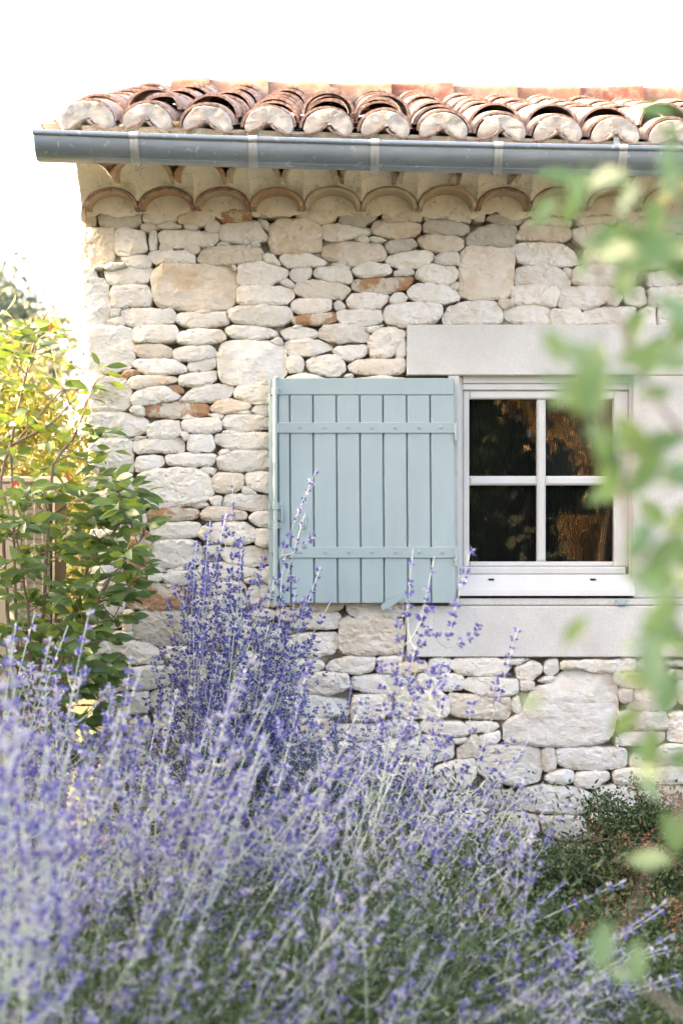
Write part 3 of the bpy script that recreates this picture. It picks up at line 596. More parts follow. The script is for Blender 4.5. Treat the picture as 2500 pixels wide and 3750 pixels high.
# ------------------------------------------------------------------ shutter, folded back against the wall
YF = -0.070; D = CAM_D + YF
def sh(px): return (px - 1250) / FPX * D
def sz(py): return CAM_Z + (1875 - py) / FPX * D
def tilt(o): return o
m = MB(); m.box(sh(985), sh(1664), -.042, -.030, sz(2205), sz(1387), BLUE); shut = m.build('shutter', house)
edges = [1018, 1060, 1145.5, 1231, 1316.5, 1401.5, 1488, 1574, 1660]
m = MB(); m.box(sh(984), sh(1016.5), YF - .002, -.043, sz(2207), sz(1447.5), BLUE, .002); m.build('plank', shut)
for i in range(8):
    a, b = edges[i], edges[i + 1]; dx = (2.5 if i > 0 else 0)
    m = MB(); x0, x1 = sh(a) + (.0022 if i else 0.0005), sh(b + (4 if i == 7 else 0)) - .0022; z0, z1 = sz(2207), sz(1447.5); ch = .004
    skew = 0.0055                                     # boards lean a little, as the shutter does
    vs_ = []
    for (z, s_) in ((z0, skew), (z1, 0.0)):
        vs_ += [(x0 + s_, -.043, z), (x0 + s_, YF + ch, z), (x0 + s_ + ch, YF, z), (x1 + s_ - ch, YF, z), (x1 + s_, YF + ch, z), (x1 + s_, -.043, z)]
    m.add(vs_, [(0, 1, 2, 3, 4, 5), (11, 10, 9, 8, 7, 6)] + [(q, q + 6, (q + 1) % 6 + 6, (q + 1) % 6) for q in range(6)], BLUE)
    m.build('plank', shut)
m = MB(); m.box(sh(984), sh(1660), YF - .0015, -.043, sz(1446), sz(1385), BLUE, .0025); m.build('top_rail', shut)
for (y0, y1, xs_) in ((1547, 1586, (1099, 1188, 1273, 1359, 1445, 1532, 1612)), (2003, 2043, (1103, 1192, 1276, 1361, 1447, 1534, 1616))):
    m = MB(); m.box(sh(1017), sh(1660 if y0 < 1800 else 1664), YF - .0065, YF - .0003, sz(y1), sz(y0), BLUEM, .0015); st = m.build('hinge_strap', shut)
    for px in xs_:
        m = MB(); cx, cz = sh(px), sz((y0 + y1) / 2 - 1); n = 12; vs_, fs_ = [], []
        for (r_, yy) in ((.0072, YF - .0066), (.0072, YF - .0086), (.0052, YF - .0100), (.0048, YF - .0088), (.003, YF - .0095)):
            for j in range(n): q = 2 * math.pi * j / n; vs_.append((cx + r_ * math.cos(q), yy, cz + r_ * math.sin(q)))
        for a in range(4):
            for j in range(n): fs_.append((a * n + j, a * n + (j + 1) % n, (a + 1) * n + (j + 1) % n, (a + 1) * n + j))
        fs_.append(tuple(4 * n + j for j in range(n))); m.add(vs_, fs_, BLUEM); m.build('bolt', shut, smooth=True, autosmooth=40)
    m = MB(); cx = sh(1670)
    m.tube([(cx, YF - .004, sz(y0 + 68)), (cx, YF - .004, sz(y0 - 2))], .0085, BLUEM, 12); m.box(sh(1655), cx, YF - .0075, YF - .0025, sz(y1 - 2), sz(y0 + 1), BLUEM)
    m.box(cx - .002, cx + .010, YF + .002, -.0145, sz(y0 + 66), sz(y0 + 40), BLUEM); m.build('hinge', shut, smooth=True, autosmooth=40)
# espagnolette: rod, keepers, latch
m = MB(); RX = sh(1009); m.tube([(RX, YF - .024, sz(2213)), (RX, YF - .024, sz(1389))], .0082, BLUEM, 14); m.tube([(RX - .004, YF - .020, sz(1388)), (RX + .012, YF - .026, sz(1386))], [.011, .005], BLUEM, 8)
m.build('bolt_rod', shut, smooth=True, autosmooth=50)
for py in (1432, 1852, 1922, 2168):
    m = MB(); m.box(sh(985), sh(1034), YF - .0045, YF - .0022, sz(py + 14), sz(py - 12), BLUEM, .001)
    m.tube([(RX, YF - .022, sz(py + 13)), (RX, YF - .022, sz(py - 11))], .0125, BLUEM, 14)
    for q in (992, 1027): m.tube([(sh(q), YF - .0075, sz(py)), (sh(q), YF - .004, sz(py))], [.0025, .0035], BLUEM, 8)
    m.build('rod_keeper', shut, smooth=True, autosmooth=40)
m = MB(); m.box(sh(1014), sh(1031), YF - .012, YF - .003, sz(1906), sz(1868), BLUEM, .003); m.box(sh(1030), sh(1036), YF - .030, YF - .003, sz(1912), sz(1864), BLUEM, .002)
m.tube([(RX - .002, YF - .024, sz(1880)), (RX + .0, YF - .032, sz(1930)), (RX - .002, YF - .036, sz(1990)), (RX + .004, YF - .028, sz(2035))], [.006, .0055, .006, .004], BLUEM, 8)
m.tube([(sh(994), YF - .012, sz(2022)), (sh(1016), YF - .012, sz(2022))], .006, BLUEM, 8); m.build('latch_handle', shut, smooth=True, autosmooth=40)
m = MB()                                              # hook plate with a leaf-shaped tail
cx = sh(1107)
m.box(sh(1094), sh(1121), YF - .0032, YF - .0003, sz(1938), sz(1892), BLUEM, .001)
t = [(0, 0), (9, 3), (13, -2), (9, 10), (4, 14), (0, 22), (-4, 14), (-9, 10), (-13, -2), (-9, 3)]
vs_ = [(cx + a / FPX * D, YF - .003, sz(1940 + b)) for a, b in t] + [(cx + a / FPX * D, YF - .0003, sz(1940 + b)) for a, b in t]
m.add(vs_, [tuple(range(10))] + [(q, (q + 1) % 10, (q + 1) % 10 + 10, q + 10) for q in range(10)], BLUEM)
m.tube([(sh(1118), YF - .003, sz(1885)), (sh(1120), YF - .012, sz(1898)), (sh(1120), YF - .012, sz(1925)), (sh(1118), YF - .003, sz(1938))], .003, BLUEM, 8); m.build('hook_plate', shut)
for i in range(8):                                    # nail heads and small knots of the boards
    for py in (1456, random.uniform(1640, 1720), random.uniform(1930, 1985)):
        if py > 1500 and random.random() < .35: continue
        m = MB(); q = (edges[i] + edges[i + 1]) / 2 + random.uniform(-18, 18) * (py > 1500)
        m.tube([(sh(q), YF - .0012, sz(py)), (sh(q), YF + .001, sz(py))], [.0022, .0028], BLUEM, 8); m.build('nail', shut)
# shutter dog: a pivoting lever on the wall that holds the shutter open
def dog(px, py, dirx, par=house):
    m = MB(); q = P(px, py, D); u = 1 / FPX * D
    m.tube([(q.x, -.10, q.z), (q.x, 0.02, q.z)], .0085, BLUEM, 12)
    o_ = [(-9, -9), (20, -32), (45, -40), (70, -44), (78, -40), (60, -26), (42, -14), (24, -2), (0, 9), (-9, 6)]
    vs_ = [(q.x + dirx * a * u, -.097, q.z - b * u) for a, b in o_] + [(q.x + dirx * a * u, -.088, q.z - b * u) for a, b in o_]; n = len(o_)
    m.add(vs_, [tuple(range(n)), tuple(range(2 * n - 1, n - 1, -1))] + [(i, (i + 1) % n, (i + 1) % n + n, i + n) for i in range(n)], BLUEM)
    m.box(q.x + 2 * u, q.x + 30 * u, -.094, -.02, q.z - 9 * u, q.z + 3 * u, BLUEM, .002)
    return m.build('shutter_dog', par)
dog(1403, 2224, 1)
m = MB(); q = P(2272, 2204, 6.98); m.box(q.x - .020, q.x + .020, -.030, -.0150, q.z - .015, q.z + .009, BLUEM, .005); m.build('shutter_stop', house)

# ------------------------------------------------------------------ cornice of two rows of tiles under the eave
def arc_pts(cx, cz, r, th, squash=1.0, n=14, a0=0.0, a1=math.pi):
    return [(cx + (r + th) * math.cos(a0 + (a1 - a0) * i / n), cz + (r + th) * squash * math.sin(a0 + (a1 - a0) * i / n)) for i in range(n + 1)]
def half_tile(m, cx, cz0, cz1, r0, r1, th, y0, y1, mat, edge, squash=1.0, jag=0.0, flip=False, n=14):
    """a barrel tile: half ring from y0 (front, broken edge) to y1, springing line at cz0 / cz1"""
    sgn = -1 if flip else 1; vs_ = []
    for (y, cz, r, jj) in ((y0, cz0, r0, jag), (y1, cz1, r1, 0)):
        for t_ in (0, th):
            for i in range(n + 1):
                a = math.pi * i / n
                vs_.append((cx + (r + t_) * math.cos(a), y + jj * fbm(cx * 9 + i * .8, t_ * 90, cz * 5), cz + sgn * (r + t_) * squash * math.sin(a)))
    k_ = n + 1; A, B, C_, D_ = 0, k_, 2 * k_, 3 * k_
    body, ed = [], []
    for i in range(n):
        body += [(B + i, B + i + 1, D_ + i + 1, D_ + i), (A + i + 1, A + i, C_ + i, C_ + i + 1)]
        ed += [(A + i, A + i + 1, B + i + 1, B + i), (C_ + i + 1, C_ + i, D_ + i, D_ + i + 1)]
    ed += [(A, B, D_, C_), (A + n, C_ + n, D_ + n, B + n)]
    o = len(m.v); m.v.extend(vs_)
    for fs_, mt in ((body, mat), (ed, edge)):
        i = m.m(mt)
        for f in fs_: m.f.append(tuple(o + q for q in f)); m.mi.append(i)
tips1 = [306, 505, 712, 915, 1114, 1322, 1530, 1747, 1946, 2150, 2355, 2560, 2765, 2970]
tips2 = [190, 406, 635, 827, 1030, 1240, 1457, 1672, 1888, 2087, 2311, 2515, 2720, 2925]
Y1, Y2 = -0.125, -0.285
def row(tips, yf, pyt):
    d = CAM_D + yf; out = []
    for a, b in zip(tips, tips[1:]):
        xa, xb = (a - 1250) / FPX * d, (b - 1250) / FPX * d; out.append(((xa + xb) / 2, (xb - xa) / 2, CAM_Z + (1875 - pyt) / FPX * d))
    return out
r1_, r2_ = row(tips1, Y1, 757), row(tips2, Y2, 648)
def arcz(rows, x, sq, extra=0.0):
    for cx, hw, cz in rows:
        if abs(x - cx) <= hw + 1e-6: return cz + sq * math.sqrt(max(0, hw * hw - (x - cx) ** 2)) + extra
    return rows[0][2] + extra
SQ = 0.70
m = MB(); XL = (300 - 1250) / FPX * 6.9; n = 420; vs_, fs_ = [], []; prof = 9
for i in range(n + 1):                                 # mortar between the two rows, hollowed
    x = XL + (2.3 - XL) * i / n; za = arcz(r1_, x, SQ, .004); zb = max(za + .01, arcz(r2_, max(x, r2_[0][0] - r2_[0][1]), SQ, -.014))
    for j in range(prof):
        t = j / (prof - 1); yy = Y1 + .008 + (Y2 + .012 - Y1) * t ** 1.5; z = za + (zb - za) * t
        vs_.append((x, yy + .006 * fbm(x * 8, z * 9, 2) + .004 * fbm(x * 30, z * 30, 2), z))
for i in range(n):
    for j in range(prof - 1): fs_.append((i * prof + j, (i + 1) * prof + j, (i + 1) * prof + j + 1, i * prof + j + 1))
m.add(vs_, fs_, CMORT)
vs_, fs_ = [], []                                      # plaster filling the arches of the lower row
for i in range(n + 1):
    x = XL + .008 + (2.3 - XL) * i / n; za = arcz(r1_, x, SQ, -.004)
    for j in range(7):
        t = j / 6; zb_ = 2.742 + .022 * fbm(x * 9, 2, 7) - .012; z = zb_ + (za - zb_) * t; vs_.append((x, -.012 - .004 * t + .006 * fbm(x * 7, z * 9, 5) + .003 * fbm(x * 35, z * 35, 5), z))
for i in range(n):
    for j in range(6): fs_.append((i * 7 + j, (i + 1) * 7 + j, (i + 1) * 7 + j + 1, i * 7 + j + 1))
m.add(vs_, fs_, CMORT)
za, zb = 2.70, 2.99                                    # rough end of the cornice at the corner of the house
vs_ = []; ny, nz_ = 14, 12
for j in range(nz_ + 1):
    z = za + (zb - za) * j / nz_
    yfront = Y1 + .01 + (Y2 - Y1) * max(0, min(1, (z - 2.80) / .13))
    for i in range(ny + 1):
        y = yfront + (0.30 - yfront) * i / ny; vs_.append((XL + .012 - .012 * fbm(y * 14, z * 14, 3) - .012, y, z))
m.add(vs_, [(j * (ny + 1) + i, j * (ny + 1) + i + 1, (j + 1) * (ny + 1) + i + 1, (j + 1) * (ny + 1) + i) for j in range(nz_) for i in range(ny)], CMORT)
m.box(XL + .03, 2.4, -.26, 0.30, 2.935, 2.957, CMORT)
corn = m.build('cornice', house, smooth=True, autosmooth=50)
for ri, (rows, yf, back) in enumerate(((r1_, Y1, 0.03), (r2_, Y2, -0.10))):
    for cx, hw, cz in rows:
        if ri and cx < XL + .1: continue
        m = MB(); half_tile(m, cx, cz, cz, hw - .0185, hw - .022, .017, yf + random.uniform(-.006, .006), back, CTILE, CTILE if random.random() < .7 else TEDGE, SQ, .010)
        o = m.build('tile', corn, smooth=True, autosmooth=45)

# ------------------------------------------------------------------ roof
SL = 0.272; NROW = 9; NCOL = 15
colpx = [318, 540, 760, 985, 1200, 1410, 1622, 1835, 2040, 2250, 2460, 2668, 2876, 3084, 3290]
def de(k_): return 6.42 + 0.024 * k_
colx = [(p - 1250) / FPX * de(i) for i, p in enumerate(colpx)]
ez = [CAM_Z + (1875 - (453 + 51 * (p - 540) / 1710)) / FPX * de(i) for i, p in enumerate(colpx)]
m = MB()                                               # roof deck and the bed of mortar under the eave tiles
nn = len(colx)
vs_ = []
for i in range(nn):
    y0 = de(i) - 7 + .05; y1 = y0 + 2.72; xx = colx[i] - (.03 if i == 0 else 0)
    for (y, dz) in ((y0, -.085), (y1, -.085), (y0, -.055), (y1, -.055)): vs_.append((xx, y, ez[i] + dz + (y - y0) * SL))
for i in range(nn - 1):
    a, b = 4 * i, 4 * i + 4
    fs_ = [(a, b, b + 1, a + 1), (a + 2, a + 3, b + 3, b + 2), (a, a + 2, b + 2, b)]
    m.add(vs_, fs_, CMORT) if i == 0 else m.f.extend(fs_) or m.mi.extend([m.m(CMORT)] * 3)
bx = []
nb = 160; vs_, fs_ = [], []
for i in range(nb + 1):
    t = i / nb; x = colx[0] - .02 + (2.35 - colx[0]) * t; kk = min(13.99, max(0, np.interp(x, colx, range(nn)))); dd = de(kk) - 7
    for (y, z) in ((dd + .30, np.interp(x, colx, ez) - .03), (dd + .022 + .012 * fbm(x * 12, 0, 4), np.interp(x, colx, ez) - .008), (dd + .05 + .012 * fbm(x * 12, 4, 4), np.interp(x, colx, ez) - .10), (dd + .30, 2.94)):
        vs_.append((x, y, z))
    if i: fs_ += [(4 * i - 4 + j, 4 * i + j, 4 * i + j + 1, 4 * i - 4 + j + 1) for j in range(3)]
m.add(vs_, fs_, CMORT)
gx0 = colx[0] - .02                                   # the gable wall up to the slope
m.add([(gx0, -.25, 2.93), (gx0, 2.2, 2.93), (gx0, 2.2, 3.68), (gx0, 4.6, 3.0), (gx0, 4.6, 2.93)], [(0, 1, 2), (1, 4, 3, 2)], MORTAR)
yb = de(0) - 7 + 2.77                                  # rear slope
m.add([(colx[0], yb, ez[0] + 2.72 * SL - .06), (colx[-1], yb + .3, ez[-1] + 2.72 * SL - .06), (colx[-1], yb + 2.8, ez[-1] - .1), (colx[0], yb + 2.5, ez[0] - .1)], [(0, 1, 2, 3)], TILE)
m.add([(colx[0] + .1, yb - .14, ez[0] + 2.6 * SL), (colx[-1], yb + .2, ez[-1] + 2.6 * SL), (colx[-1], yb + .2, ez[-1] + 2.6 * SL + .12), (colx[0] + .1, yb - .14, ez[0] + 2.6 * SL + .12)], [(0, 1, 2, 3)], ZINC)
roof = m.build('roof', house)
TL, EXP = 0.40, 0.305
cover_meshes, chan_meshes = [], []
def tile_mesh(name, flip, seed):
    m = MB(); random.seed(seed)
    if not flip: half_tile(m, 0, 0, TL * SL - .013,   .093, .086, .0115, 0, TL, TILE, TEDGE, random.uniform(.80, .88), .012)
    else: half_tile(m, 0, 0, TL * SL - .02, .096, .102, .012, 0, TL, TILE, TEDGE, .36, .008, True)
    o = m.build(name, None, smooth=True, autosmooth=45); me = o.data; bpy.data.objects.remove(o); return me
for s_ in range(5): cover_meshes.append(tile_mesh('tile', False, 50 + s_)); chan_meshes.append(tile_mesh('tile', True, 80 + s_))
random.seed(21)
for i in range(NCOL):
    for r_ in range(NROW):
        y = de(i) - 7 + r_ * EXP + (random.uniform(-.02, .02) if r_ else 0) + (random.choice((-.16, -.08, 0.0)) if r_ == 1 else 0)
        if i < NCOL - 1:                               # channel between this cover and the next
            o = link('tile', random.choice(chan_meshes), roof); xm = (colx[i] + colx[i + 1]) / 2; zm = (ez[i] + ez[i + 1]) / 2
            o.location = (xm + random.uniform(-.005, .005), y + .012 * (r_ > 0) + (-.030 if r_ == 0 else 0), zm + .006 + r_ * EXP * SL + .012 * (r_ > 0)); o.rotation_euler = (random.uniform(-.01, .01), random.uniform(-.03, .03), random.uniform(-.02, .02))
        o = link('tile', random.choice(cover_meshes), roof)
        o.location = (colx[i] + random.uniform(-.006, .006), y + (0.006 if r_ == 0 else 0), ez[i] + r_ * EXP * SL + .005 * (r_ > 0) + random.uniform(0, .005)); o.rotation_euler = (random.uniform(-.012, .012), random.uniform(-.04, .04), random.uniform(-.035, .035))
# verge channel hidden under the first cover
for r_ in range(NROW):
    o = link('tile', chan_meshes[r_ % 5], roof); o.location = (colx[0] - .085, de(0) - 7 + .09 + r_ * EXP, ez[0] - .01 + r_ * EXP * SL); o.rotation_euler = (0, .25, .0)
for i in range(NCOL):                                  # mortar plugs in the mouths of the eave tiles
    m = MB(); rj = random.Random(300 + i); n = 22; r_ = .0925; d0 = -.012 + rj.uniform(-.004, .008)
    outl = [(r_ * math.cos(math.pi * q / n), .84 * r_ * math.sin(math.pi * q / n)) for q in range(n + 1)]
    bott = []
    for q in range(1, 14):
        x = -r_ + 2 * r_ * q / 14; e = abs(x) / r_
        bott.append((x, +.004 - .36 * math.sqrt(max(0, .096 ** 2 - (abs(x) - .1115) ** 2)) + (.010 + .010 * fbm(x * 40, i, 0)) * (e < .55)))
    poly = outl + bott; cen = (0, .028); L = len(poly); vs_, fs_ = [], []
    rings = [(1.0, .17), (1.0, .004), (.955, 0.0), (.8, 0), (.5, 0), (.22, 0)]
    for f, dy in rings:
        for (x, z) in poly:
            xx, zz = cen[0] + (x - cen[0]) * f, cen[1] + (z - cen[1]) * f
            yy = d0 + dy + (.011 * fbm(xx * 24 + i * 3, zz * 24, i, 3) + .006 * fbm(xx * 70 + i * 3, zz * 70, i, 2) if dy < .1 else 0)
            vs_.append((xx, yy, zz))
    for a in range(len(rings) - 1):
        for b in range(L): fs_.append((a * L + b, a * L + (b + 1) % L, (a + 1) * L + (b + 1) % L, (a + 1) * L + b))
    fs_.append(tuple((len(rings) - 1) * L + b for b in range(L)))
    m.add(vs_, fs_, PLUG); o = m.build('mortar_plug', roof, smooth=True, autosmooth=50); o.location = (colx[i], de(i) - 7, ez[i] - .003)
    if i == 0: o.scale = (1.12, 1, 1.05)
rb = [655, 775, 985, 1207, 1430, 1655, 1885, 2110, 2340, 2570, 2800, 3030]      # ridge caps
for i in range(len(rb) - 1):
    dd = 9.14 + .012 * (rb[i] - 655) / 100; x0, x1 = (rb[i] - 1250) / FPX * dd, (rb[i + 1] - 1250) / FPX * dd
    zt = CAM_Z + (1875 - (308 + 30 * (rb[i] - 655) / 1745)) / FPX * dd
    m = MB(); n = 12; vs_ = []; lift = .012
    for (x, r_, dz) in ((x0 - .03, .108, 0), (x1, .118, .0)):
        for t_ in (0, .014):
            for q in range(n + 1):
                a = math.pi * q / n; c_, s_ = math.cos(a), math.sin(a); vs_.append((x, dd - 7 + (r_ + t_) * math.copysign(abs(c_) ** .25, c_), zt - .115 + dz + (r_ + t_) * .92 * s_ ** .25))
    k_ = n + 1; fs_ = []
    for q in range(n): fs_ += [(k_ + q, k_ + q + 1, 3 * k_ + q + 1, 3 * k_ + q), (q + 1, q, 2 * k_ + q, 2 * k_ + q + 1), (q, q + 1, k_ + q + 1, k_ + q), (2 * k_ + q + 1, 2 * k_ + q, 3 * k_ + q, 3 * k_ + q + 1)]
    fs_ += [(0, k_, 3 * k_, 2 * k_), (n, 2 * k_ + n, 3 * k_ + n, k_ + n)]
    m.add(vs_, fs_, RIDGE); o = m.build('ridge_tile', roof, smooth=True, autosmooth=25); o.location.z = random.uniform(-.004, .006)

# ------------------------------------------------------------------ zinc gutter
def gpt(px):                                          # middle of the rolled front edge of the gutter
    t = (px - 120) / 2380; d = 6.29 + .2 * t; return P(px, 483 + 62 * t + 6 * math.sin(math.pi * t), d), d
RG = 0.083
def gsec(px, r=RG):
    q, d = gpt(px); return q, [(q.y + .006 + RG - r * math.cos(a), q.z - .004 - r * math.sin(a)) for a in np.linspace(0, math.pi, 19)]
def trough(m, pxs, r, mat, th=.0022):
    vs_, fs_ = [], []; n = 19
    for px in pxs:
        q, o_ = gsec(px, r); _, i_ = gsec(px, r - th)
        vs_ += [(q.x, y, z) for y, z in o_] + [(q.x, y, z) for y, z in i_]
    for i in range(len(pxs) - 1):
        a, b = i * 2 * n, (i + 1) * 2 * n
        for j in range(n - 1): fs_ += [(a + j, a + j + 1, b + j + 1, b + j), (a + n + j + 1, a + n + j, b + n + j, b + n + j + 1)]
        fs_ += [(a, b, b + n, a + n), (a + n - 1, a + 2 * n - 1, b + 2 * n - 1, b + n - 1)]
    for a in (0, (len(pxs) - 1) * 2 * n):
        for j in range(n - 1): fs_.append((a + j, a + n + j, a + n + j + 1, a + j + 1))
    m.add(vs_, fs_, mat)
m = MB(); trough(m, [318] + list(range(420, 3000, 120)), RG, ZINC)
gut = m.build('gutter', house, smooth=True, autosmooth=50)
m = MB(); trough(m, [124, 180, 250, 333], RG + .0035, ZINC)
q, o_ = gsec(126); m.add([(q.x, y, z) for y, z in o_], [tuple(range(19))], ZINC)          # stop end
m.build('end_section', gut, smooth=True, autosmooth=50)
m = MB(); m.tube([gpt(px)[0] for px in [120] + list(range(240, 3000, 160))], .0105, ZINC, 12); m.build('rolled_edge', gut, smooth=True, autosmooth=60)
m = MB(); m.tube([Vector((gsec(px)[0].x, *gsec(px, RG + .0006)[1][6])) for px in range(335, 3000, 60)], .0011, ZINC, 5); m.build('seam', gut)
for px in (490, 925, 1372, 1825, 2280, 2735):
    m = MB(); wd = .0165; n = 19
    for (dx, ex, hw) in ((0, .0048, wd), (-.0075, .0085, .0042), (.0075, .0085, .0042)):
        vs_, fs_ = [], []
        for s_ in (-1, 1):
            q, o_ = gsec(px, RG + ex); vs_ += [(q.x + dx + s_ * hw * (1 if dx == 0 else 1), y, z) for y, z in o_]
            q, i_ = gsec(px, RG + .0038); vs_ += [(q.x + dx + s_ * hw * (1.0 if dx == 0 else .5), y, z) for y, z in i_]
        for j in range(n - 1): fs_ += [(j, j + 1, 2 * n + j + 1, 2 * n + j), (j, n + j, n + j + 1, j + 1), (2 * n + j, 2 * n + j + 1, 3 * n + j + 1, 3 * n + j)]
        m.add(vs_, fs_, GALV)
    q, _ = gpt(px)
    m.tube([q + Vector((-wd, 0, 0)), q + Vector((wd, 0, 0))], .0135, GALV, 12)
    m.box(q.x - .012, q.x + .012, q.y + .155, q.y + .158, q.z - .01, q.z + .075, GALV); m.box(q.x - .013, q.x + .013, q.y + .012, q.y + .17, q.z + .0035, q.z + .006, GALV)
    m.build('bracket', gut, smooth=True, autosmooth=40)
# ------------------------------------------------------------------ heat pump beside the house
ac = thing('heat_pump', 'beige outdoor heat pump with wire guarded grille standing behind the leafy shrub', 'heat pump', (-1.45, .35, 0))
d = 7.2; a, b = P(-190, 2700, d), P(196, 1752, d); YA = d - 7
m = MB(); m.box(a.x, P(184, 0, d).x, YA + .02, YA + .34, .25, b.z, BEIGE); m.build('casing', ac)
m = MB(); m.box(a.x, P(76, 0, d).x, YA, YA + .018, .25, b.z - .02, BEIGE, .006); m.build('front_panel', ac)
m = MB(); m.box(a.x - .006, b.x + .006, YA - .008, YA + .35, b.z - .018, b.z + .008, BEIGE, .006); m.build('lid', ac)
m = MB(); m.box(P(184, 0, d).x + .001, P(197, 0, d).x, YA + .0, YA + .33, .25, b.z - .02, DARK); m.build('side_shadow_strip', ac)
m = MB(); m.box(P(193, 0, d).x, P(199, 0, d).x, YA - .004, YA + .012, .25, b.z - .02, BEIGE); m.build('corner_post', ac)
m = MB(); z = .3
while z < b.z - .06: m.box(P(80, 0, d).x, P(182, 0, d).x, YA + .010, YA + .02, z, z + .012, FIN); z += .026
o = m.build('condenser_fin', ac); o['kind'] = 'stuff'
for px in (97, 127, 157):
    m = MB(); q = P(px, 0, d); m.tube([(q.x, YA - .004, .3), (q.x, YA - .004, b.z - .05)], .0022, WIRE, 6); m.build('guard_wire', ac)
z = .32
while z < b.z - .05:
    m = MB(); m.tube([(P(76, 0, d).x, YA - .006, z), (P(186, 0, d).x, YA - .006, z)], .0022, WIRE, 6); m.build('guard_wire', ac); z += .125
for dx in (.08, .32):
    m = MB(); m.box(a.x + dx, a.x + dx + .05, YA + .02, YA + .34, 0, .249, GALV); m.build('foot', ac)

# ------------------------------------------------------------------ leafy shrub at the corner
def leaf_mesh(name, L, W, mat, bend=.18, fold=.16, seed=0):
    rr = random.Random(seed); st = [(0, .0), (.16, .55), (.36, .95), (.58, 1.0), (.8, .6), (1, 0)]
    m = MB(); vs_, fs_ = [], []
    for t, w_ in st:
        zc = -bend * L * t * t + .02 * L * math.sin(6 * t + seed); hw = W / 2 * w_ * (1 + rr.uniform(-.08, .08))
        vs_ += [(-hw, L * t, zc + fold * hw), (0, L * t, zc), (hw, L * t, zc + fold * hw)]
    for i in range(len(st) - 1):
        q = 3 * i; fs_ += [(q, q + 1, q + 4, q + 3), (q + 1, q + 2, q + 5, q + 4)]
    m.add(vs_, fs_, mat); m.tube([(0, -.018, .004), (0, 0, 0)], .0011, mat, 4, False)
    o = m.build(name, None, smooth=True); me = o.data; bpy.data.objects.remove(o); return me
def frame_to(dirv, up, roll=0.0):
    y = dirv.normalized(); z = (up - y * up.dot(y))
    if z.length < 1e-3: z = Vector((1, 0, 0)) - y * y.x
    z.normalize(); x = y.cross(z); Mx = Matrix((x, y, z)).transposed(); return Mx @ Matrix.Rotation(roll, 3, 'Y')
def bezier(a, b, c, n=7): return [a.lerp(b, t).lerp(b.lerp(c, t), t) for t in [i / n for i in range(n + 1)]]
def leafy(thing_, tips, stems, meshes, barkm, per=(6, 9), lsize=(.75, 1.15), rootr=.010, limit=300, twigr=.0026, extra=None, dens=None):
    """stems and twigs as parts, a rosette of leaves round every twig tip; the leaves that show largest are parts of their own"""
    nodes = []
    for pts, r_ in stems:
        fine = []
        for p0, p1 in zip(pts, pts[1:]):
            for t in np.linspace(0, 1, 8)[:-1]: fine.append(p0.lerp(p1, t))
        fine.append(pts[-1]); fine = [p + Vector((fbm(p.x * 9, p.z * 9, 1), fbm(p.z * 9, p.x * 9, 2), 0)) * .006 for p in fine]
        m = MB(); m.tube(fine, list(np.linspace(r_, r_ * .35, len(fine))), barkm, 7); m.build('branch', thing_, smooth=True); nodes += fine
    tw = MB(); leaves = []
    for tip in tips:
        below = [q for q in nodes if q.z < tip.z - .01] or nodes
        src = min(below, key=lambda q: (q - tip).length + .35 * abs(q.z - tip.z + .12)); mid = src.lerp(tip, .5) + Vector((random.uniform(-.02, .02), random.uniform(-.02, .02), -.15 * (tip - src).length))
        pts = bezier(src, mid, tip); tw.tube(pts, list(np.linspace(twigr, twigr * .5, len(pts))), barkm, 5)
        ax = (pts[-1] - pts[-2]).normalized(); n = int(random.randint(*per) * (dens(tip) if dens else 1))
        for q in range(n):
            f = 1 - .5 * (q / n) ** 1.2 * random.uniform(.6, 1); i = f * (len(pts) - 1); i0 = min(int(i), len(pts) - 2); base = pts[i0].lerp(pts[i0 + 1], i - i0)
            an = q * 2.4 + random.uniform(-.5, .5); side = Vector((math.cos(an), math.sin(an), random.uniform(-.25, .35)))
            dv = (side * random.uniform(.7, 1.1) + ax * random.uniform(.15, .8) + Vector((0, -.2, -.28))).normalized()
            leaves.append((base + dv * .016, frame_to(dv, Vector((random.uniform(-.8, .8), random.uniform(-1.3, .1), random.uniform(-.1, .9))), random.uniform(-.6, .6)), random.uniform(*lsize), random.choice(meshes)))
    tw.build('twig', thing_, smooth=True)['kind'] = 'stuff'
    if extra: leaves += extra
    def key(L_):
        p = L_[0]; dd = p.y + CAM_D; px = 1250 + p.x / dd * FPX; py = 1875 - (p.z - CAM_Z) / dd * FPX
        return -L_[2] / dd if -40 < px < 2540 and -40 < py < 3790 else 1
    leaves.sort(key=key); rest = MB()
    for i, (p, Mx, s_, me) in enumerate(leaves):
        M4 = Matrix.Translation(p) @ Mx.to_4x4() @ Matrix.Scale(s_, 4)
        if i < limit: o = link('leaf', me, thing_); o.matrix_basis = M4
        else: rest.add([M4 @ v.co for v in me.vertices], [tuple(f.vertices) for f in me.polygons], me.materials[0])
    if rest.v: rest.build('foliage', thing_, smooth=True)['kind'] = 'stuff'
lm = [leaf_mesh('leaf', .078, .031, LEAF, random.uniform(.05, .3), .3, q) for q in range(5)] + [leaf_mesh('leaf', .07, .030, LEAF, .25, .35, 9)]
lmr = leaf_mesh('leaf', .036, .013, LEAFR, .2, .3, 3)
tipsA = [(30,1150),(60,1200),(100,1180),(130,1240),(190,1220),(30,1300),(80,1290),(190,1290),(150,1190),(20,1400),(60,1420),(120,1370),(230,1400),(240,1450),(365,1345),(395,1400),(350,1425),(300,1480),(280,1550),(345,1560),(100,1500),(40,1520),(150,1560),(200,1600),(385,1570),(60,1650),(120,1690),(250,1650),(210,1700),(310,1700),(10,1220),(10,1600),(-30,1300),(-40,1500),(340,1640),(400,1660)]
